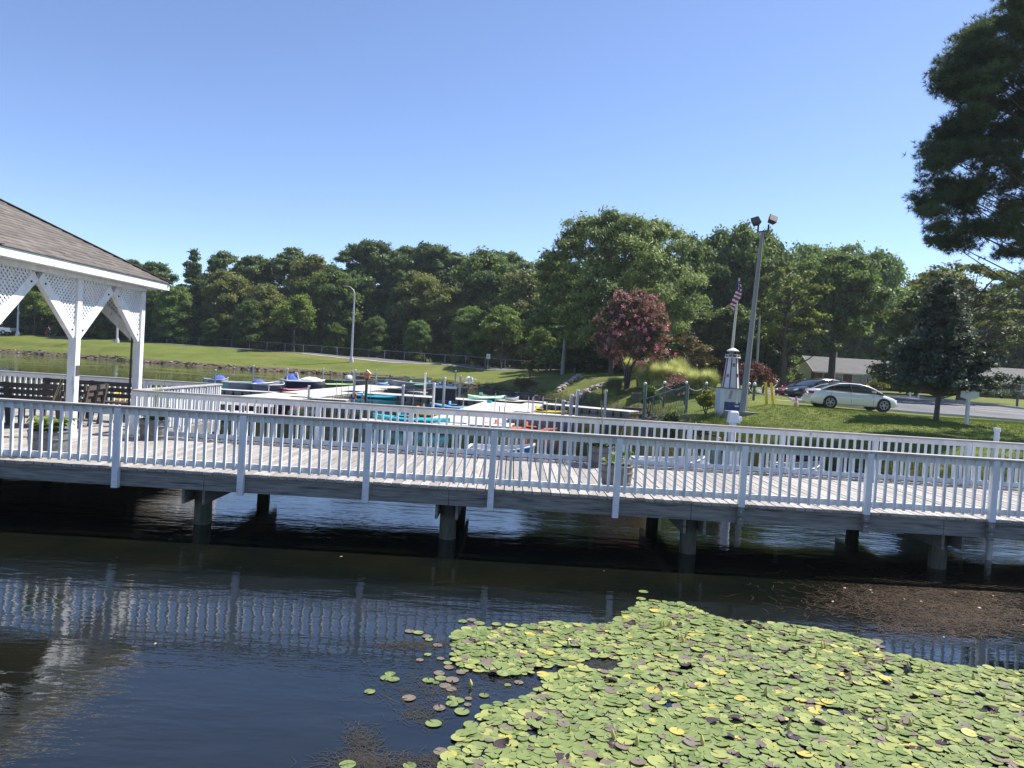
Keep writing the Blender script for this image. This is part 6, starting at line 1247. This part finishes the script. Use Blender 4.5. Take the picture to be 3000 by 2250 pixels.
# grass tufts on the shore and the near lawn
rs = np.random.RandomState(55); pts = []
for a, b in zip(shore[8:-8], shore[9:-7]):
    L_ = math.hypot(b[0] - a[0], b[1] - a[1]); n = int(L_ * 26); f = rs.rand(n); d = np.array([b[0] - a[0], b[1] - a[1]]) / L_; nrm = np.array([-d[1], d[0]]); o = np.abs(rs.normal(0, .9, n)) + .1
    pts.append(np.array(a) + (np.array(b) - np.array(a)) * f[:, None] + nrm * o[:, None])
lw = np.stack([rs.uniform(4, 27, 26000), rs.uniform(19, 41, 26000)], 1); pts.append(lw); pts = np.concatenate(pts); d = sdist(pts[:, 0], pts[:, 1]); k = (d > .05) & ~((pts[:, 1] > 40.9) & (pts[:, 0] > 12)); pts = pts[k]; d = d[k]; Z = height(pts[:, 0], pts[:, 1])
sc_ = np.where(d < 1.6, rs.uniform(.12, .42, len(d)), rs.uniform(.05, .10, len(d))); idx = np.repeat(np.arange(len(pts)), 7); a = rs.uniform(0, 6.283, len(idx)); u = np.stack([np.cos(a), np.sin(a), 0 * a], 1); C = np.concatenate([pts, Z[:, None] - .01], 1)[idx] + rs.normal(size=(len(idx), 3)) * np.array([.05, .05, 0]); h = sc_[idx][:, None] * rs.uniform(.5, 1.2, (len(idx), 1)); s = np.stack([-u[:, 1], u[:, 0], 0 * a], 1) * .010
V = np.stack([C - s, C + s, C + u * h * .4 + np.array([0, 0, 1]) * h], 1).reshape(-1, 3); o = npmesh('grass', V, 3, leafmat('grass_blades', (.09, .14, .025), (.22, .27, .06), .35, .5)); tag(o, 'rough grass blades along the shore and on the near lawn', kind='stuff')
o = npmesh('fallen_leaves', leaves(rs, np.concatenate([P2 := np.stack([rs.uniform(8, 14, 500), rs.uniform(18, 26, 500)], 1), height(P2[:, 0], P2[:, 1])[:, None] + .03], 1), .07, 2), 4, L_BRONZE); tag(o, 'dry leaves scattered along the lawn edge', kind='stuff')

# ------------------------------------------------------------------ lily pads
mat_poly = [(1250, 2400), (1290, 2250), (1329, 2165), (1411, 2102), (1470, 2066), (1546, 2043), (1600, 2005), (1578, 1975), (1465, 1982), (1338, 1952), (1325, 1876), (1352, 1845), (1440, 1843), (1596, 1826), (1759, 1831), (1806, 1819), (1850, 1784), (1905, 1762), (1994, 1770), (2064, 1800), (2111, 1815), (2211, 1824), (2346, 1836), (2430, 1851), (2570, 1880), (2590, 1915), (2699, 1935), (2817, 1955), (3000, 1968), (3300, 1990), (3400, 2500), (1250, 2500)]
MP = np.array([(G(x, y).x, G(x, y).y) for x, y in mat_poly])
def inpoly(x, y, Q):
    c = False; j = len(Q) - 1
    for i in range(len(Q)):
        if (Q[i][1] > y) != (Q[j][1] > y) and x < (Q[j][0] - Q[i][0]) * (y - Q[i][1]) / (Q[j][1] - Q[i][1]) + Q[i][0]: c = not c
        j = i
    return c
holes = [(1765, 1948, 62, 20), (1660, 1900, 40, 9), (1610, 1965, 50, 12), (2000, 1960, 45, 7), (2660, 1960, 26, 22), (1960, 2068, 26, 16), (2440, 2080, 40, 10), (2600, 1975, 30, 10), (1560, 2150, 26, 14), (2230, 2010, 30, 10), (2320, 2120, 36, 12), (2860, 2040, 40, 9)]
rr_ = random.Random(99); pads = []; grid = {}
def near(x, y, r):
    for i in (-1, 0, 1):
        for j in (-1, 0, 1):
            for (a, b, q) in grid.get((int(x / .12) + i, int(y / .12) + j), ()):
                if (a - x) ** 2 + (b - y) ** 2 < (.53 * (q + r)) ** 2: return True
    return False
x0_, x1_, y0_, y1_ = MP[:, 0].min(), MP[:, 0].max(), MP[:, 1].min(), MP[:, 1].max()
for _ in range(60000):
    x = rr_.uniform(x0_, x1_); y = rr_.uniform(y0_, y1_)
    if not inpoly(x, y, MP): continue
    sx, sy = proj((x, y, 0))
    if not (-60 < sx < 3060 and sy < 2290): continue
    if any(((sx - a) / c_) ** 2 + ((sy - b) / d_) ** 2 < 1 for a, b, c_, d_ in holes): continue
    r = rr_.choice((.03, .042, .05, .055, .058, .064)) * rr_.uniform(.85, 1.12)
    if near(x, y, r): continue
    grid.setdefault((int(x / .12), int(y / .12)), []).append((x, y, r)); pads.append((x, y, r))
stray = [(1885, 1735, .06), (1878, 1756, .06), (1200, 1851, .05), (1226, 1855, .05), (1250, 1866, .045), (1257, 1875, .04), (1282, 1892, .045), (1253, 1919, .035), (1291, 1931, .035), (1230, 1935, .035), (1312, 1944, .04), (1315, 1957, .045), (1287, 1974, .05), (1291, 1989, .05), (1350, 1971, .045), (1143, 1976, .045), (1131, 1988, .05), (1153, 1992, .05), (1255, 1995, .05), (1277, 2001, .03), (1325, 1994, .06), (1304, 2011, .05), (1322, 2021, .045), (1083, 2028, .045), (1198, 2047, .055), (1322, 2046, .035), (1342, 2054, .05), (1324, 2064, .05), (1418, 2039, .04), (1373, 2048, .03), (1370, 2066, .03), (1287, 2076, .05), (1353, 2087, .06), (1426, 2075, .055), (1436, 2090, .055), (1270, 2122, .06), (1375, 2126, .045), (1459, 2064, .045), (1290, 2204, .05), (1320, 2227, .055), (1306, 2243, .055), (1200, 2246, .045), (1018, 2243, .055), (1352, 2228, .035), (1360, 1966, .04), (1487, 2008, .03), (1520, 2001, .04), (1356, 1822, .05), (1382, 1818, .05), (1404, 1828, .06), (1455, 1830, .05), (1440, 1844, .055), (1385, 1838, .055)]
for sx, sy, r in stray: q = G(sx, sy); pads.append((q.x, q.y, r))
PADC = {'green': leafmat('lily_green', (.115, .165, .05), (.255, .295, .105), 0, 14), 'yellowish': leafmat('lily_yellow_green', (.25, .29, .085), (.35, .36, .12), 0, 12), 'yellow': M('lily_yellow', (.48, .38, .07), (.36, .34, .08), 22, rough=.5), 'brown': M('lily_brown', (.15, .11, .085), (.20, .17, .11), 18, rough=.4), 'dark': M('lily_dark', (.05, .03, .03), (.09, .06, .05), 14, rough=.25)}
for k_ in ('green', 'yellowish'): PADC[k_].node_tree.nodes['Principled BSDF'].inputs['Roughness'].default_value = .38; PADC[k_].node_tree.nodes['Principled BSDF'].inputs['Specular IOR Level'].default_value = .25
def padgeo(seed, curl=0):
    r_ = random.Random(seed); n = 22; v = [(0, 0, .0015)]; na = .16
    ph = r_.uniform(0, 6)
    for ring, rad in ((0, .55), (1, .93), (2, 1.0)):
        for i in range(n + 1):
            a = na + (6.283 - 2 * na) * i / n; rr2 = rad * (1 + .03 * math.sin(2 * a + ph) + r_.uniform(-.008, .008)); x, y = rr2 * math.cos(a), rr2 * math.sin(a)
            z = (.0, .004, .018)[ring] + .010 * math.sin(3 * a + ph) * rad + curl * max(0, math.cos(a - ph)) ** 3 * rad ** 3
            v.append((x, y, z + .01))
    f = [(0, 1 + i, 2 + i) for i in range(n)]
    for k in range(2): f += [(1 + k * (n + 1) + i, 1 + (k + 1) * (n + 1) + i, 2 + (k + 1) * (n + 1) + i, 2 + k * (n + 1) + i) for i in range(n)]
    return v, f
PG = [padgeo(i) for i in range(6)] + [padgeo(20 + i, .55) for i in range(3)]
LAB = {'green': 'round green lily pad in the floating mat', 'yellowish': 'yellow-green lily pad in the floating mat', 'yellow': 'bright yellow ageing lily pad in the floating mat', 'brown': 'brownish purple lily pad floating on the water', 'dark': 'dark curled-up lily pad in the floating mat'}
padmesh = {}; rest = {k: MB() for k in PADC}
def area(q): sx, sy = proj((q[0], q[1], 0)); return (q[2] / q[1]) ** 2 * (1 if (0 <= sx <= 3000 and sy < 2245) else 0)
is_stray = set(range(len(pads) - len(stray), len(pads)))
order = sorted(range(len(pads)), key=lambda i: -area(pads[i]))
for rank, i in enumerate(order):
    x, y, r = pads[i]; u = rr_.random(); z = rr_.uniform(.002, .016)
    if i in is_stray: c_ = 'brown' if u < .45 else 'green'; z = .003
    else: c_ = 'green' if u < .70 else 'yellowish' if u < .87 else 'brown' if u < .95 else 'yellow' if u < .975 else 'dark'
    gi = rr_.randrange(6, 9) if c_ == 'dark' else rr_.randrange(6); rz = rr_.uniform(0, 6.28); tx, ty = rr_.uniform(-.10, .10), rr_.uniform(-.10, .10)
    if i in is_stray: tx = ty = 0
    R = Matrix.Translation((x, y, z + r * .09)) @ Matrix.Rotation(tx, 4, 'X') @ Matrix.Rotation(ty, 4, 'Y') @ Matrix.Rotation(rz, 4, 'Z') @ Matrix.Scale(r, 4)
    if rank < 299:
        if (c_, gi) not in padmesh: o = MB().add(*PG[gi], smooth=True).build('lily_pad', PADC[c_]); padmesh[(c_, gi)] = o
        else: o = padmesh[(c_, gi)].copy(); COL.objects.link(o)
        o.matrix_world = R; tag(o, LAB[c_], 'lily pad', 'lily pads floating on the pond')
    else: rest[c_].add([R @ Vector(v) for v in PG[gi][0]], PG[gi][1], True)
m = MB(); mats = list(PADC.values()); nm = []
for j, k_ in enumerate(PADC): n0 = len(m.f); m.add(rest[k_].v, rest[k_].f, True); nm += [j] * (len(m.f) - n0)
o = m.build('lily_pads', mats); o.data.polygons.foreach_set('material_index', nm); tag(o, 'dense mat of green and yellow lily pads covering the pond', kind='stuff')
print('pads', len(pads))
# buds on stalks
BUD = M('lily_bud', (.55, .45, .12), (.45, .42, .14), 10, rough=.5); BUDG = M('bud_green', (.14, .18, .05), rough=.5)
first = None
for sx, sy in [(1945, 1835), (1958, 1832), (1966, 1830), (1935, 1838), (1987, 1868), (2008, 1865), (2003, 1880), (2330, 1860), (2410, 1900), (2418, 1896), (2195, 1902), (1960, 1908), (2127, 1935), (2535, 1938), (2005, 2015), (2083, 2010), (2240, 2035), (2490, 1992), (2660, 1957), (2703, 1965), (2785, 2060), (2670, 2125), (2303, 2135), (1640, 1985), (1580, 1885), (1665, 1893), (1665, 2145), (1800, 2165), (1795, 2160), (2943, 2055), (2390, 1926), (2600, 2140), (1420, 1900), (1380, 2010), (2060, 2185), (2850, 1990), (1980, 2245), (1865, 2185)]:
    q = G(sx, sy + 6)
    if first is None:
        first = thing('lily_bud', (q.x, q.y, 0), 'closed yellowish water lily bud standing above the pads', 'bud', 'water lily buds'); MB().lathe([(.006, .01), (.014, .03), (.015, .05), (.009, .075), (.002, .095)], 8).build('bud', BUD, first); MB().tube([(0, 0, -.04), (0, 0, .02)], .005, 6).build('stalk', BUDG, first); o = first
    else: o = copy_tree(first, (q.x, q.y, 0), rr_.uniform(0, 6))
    o.scale = (rr_.uniform(.8, 1.2),) * 2 + (rr_.uniform(.7, 1.1),); o.rotation_euler = (rr_.uniform(-.3, .3), rr_.uniform(-.3, .3), 0)
# weed: brown mat lit by the sun, pale strands just at the surface
def strands(name, polys, n, mat, L=(.05, .22), z=.003, label='', w=.0022, rings=None):
    V = []; rs = np.random.RandomState(len(label))
    for cx_, cy_, rx, ry, wt in polys:
        k = int(n * wt); q = rs.normal(size=(k, 2)) * .5; sx = cx_ + q[:, 0] * rx; sy = cy_ + q[:, 1] * ry
        for a_, b_ in zip(sx, sy):
            p = G(a_, b_); l = rs.uniform(*L); a = rs.normal(0, .7) + (0 if rs.rand() < .7 else 1.5); pt = np.array([p.x, p.y]); zz = z + rs.uniform(0, .006)
            for s in range(4):
                d = np.array([math.cos(a), math.sin(a)]); e = pt + d * l / 4; nn = np.array([-d[1], d[0]]) * w; V.append([(pt[0] - nn[0], pt[1] - nn[1], zz), (pt[0] + nn[0], pt[1] + nn[1], zz), (e[0] + nn[0], e[1] + nn[1], zz), (e[0] - nn[0], e[1] - nn[1], zz)]); pt = e; a += rs.normal(0, .45)
    o = npmesh(name, np.array(V).reshape(-1, 3), 4, mat); tag(o, label, kind='stuff'); return o
WB = leafmat('brown_weed', (.018, .009, .004), (.080, .046, .018), 0, 3); WP = leafmat('pale_weed', (.028, .026, .02), (.065, .058, .042), 0, 3)
strands('pond_weed', [(2720, 1730, 330, 60, .5), (2850, 1800, 260, 60, .4), (2600, 1770, 260, 40, .15), (2950, 1700, 150, 50, .25), (2750, 1830, 260, 50, .14)], 5200, WB, label='brown sunlit water weed right of the lily pads', w=.0022)
strands('pond_weed', [(1210, 1890, 150, 16, .2), (1270, 2020, 150, 40, .13), (1230, 2090, 80, 40, .1), (1050, 2190, 50, 60, .16), (1060, 2240, 150, 30, .2), (1280, 2235, 110, 20, .12), (1160, 2010, 120, 60, .06), (1760, 1950, 70, 22, .14), (1450, 1960, 100, 30, .12), (1500, 2010, 160, 30, .05), (2500, 1860, 200, 20, .04)], 1700, WP, label='pale tangled water weed just under the surface', L=(.04, .16), w=.0016)
o = npmesh('floating_leaves', leaves(np.random.RandomState(3), np.array([tuple(G(a, b, .006)) for a, b in [(2770, 1720), (2475, 1722), (2800, 1735), (2555, 1735), (2900, 1700), (2650, 1755), (2700, 1762), (2990, 1760), (2440, 1762), (2870, 1780), (2840, 1852), (3000, 1830), (2550, 1728), (2765, 1866), (2910, 1745), (455, 1885), (1000, 1630), (1770, 1672)]]), .03, 3), 4, M('pale_leaf', (.45, .38, .26), (.5, .3, .25), 9, rough=.7)); tag(o, 'small pale leaves floating on the water', kind='stuff')

# ------------------------------------------------------------------ air
hm = bpy.data.materials.new('haze_air'); hm.use_nodes = True; hn = hm.node_tree; hn.nodes.clear(); pv = hn.nodes.new('ShaderNodeVolumePrincipled'); pv.inputs['Color'].default_value = (.80, .88, 1, 1); pv.inputs['Density'].default_value = HAZE; pv.inputs['Anisotropy'].default_value = .25
ho = hn.nodes.new('ShaderNodeOutputMaterial'); hn.links.new(pv.outputs[0], ho.inputs['Volume'])
tag(MB().box(-310, 310, -70, 360, -3.6, 30).build('haze', hm), 'thin summer haze', kind='stuff')
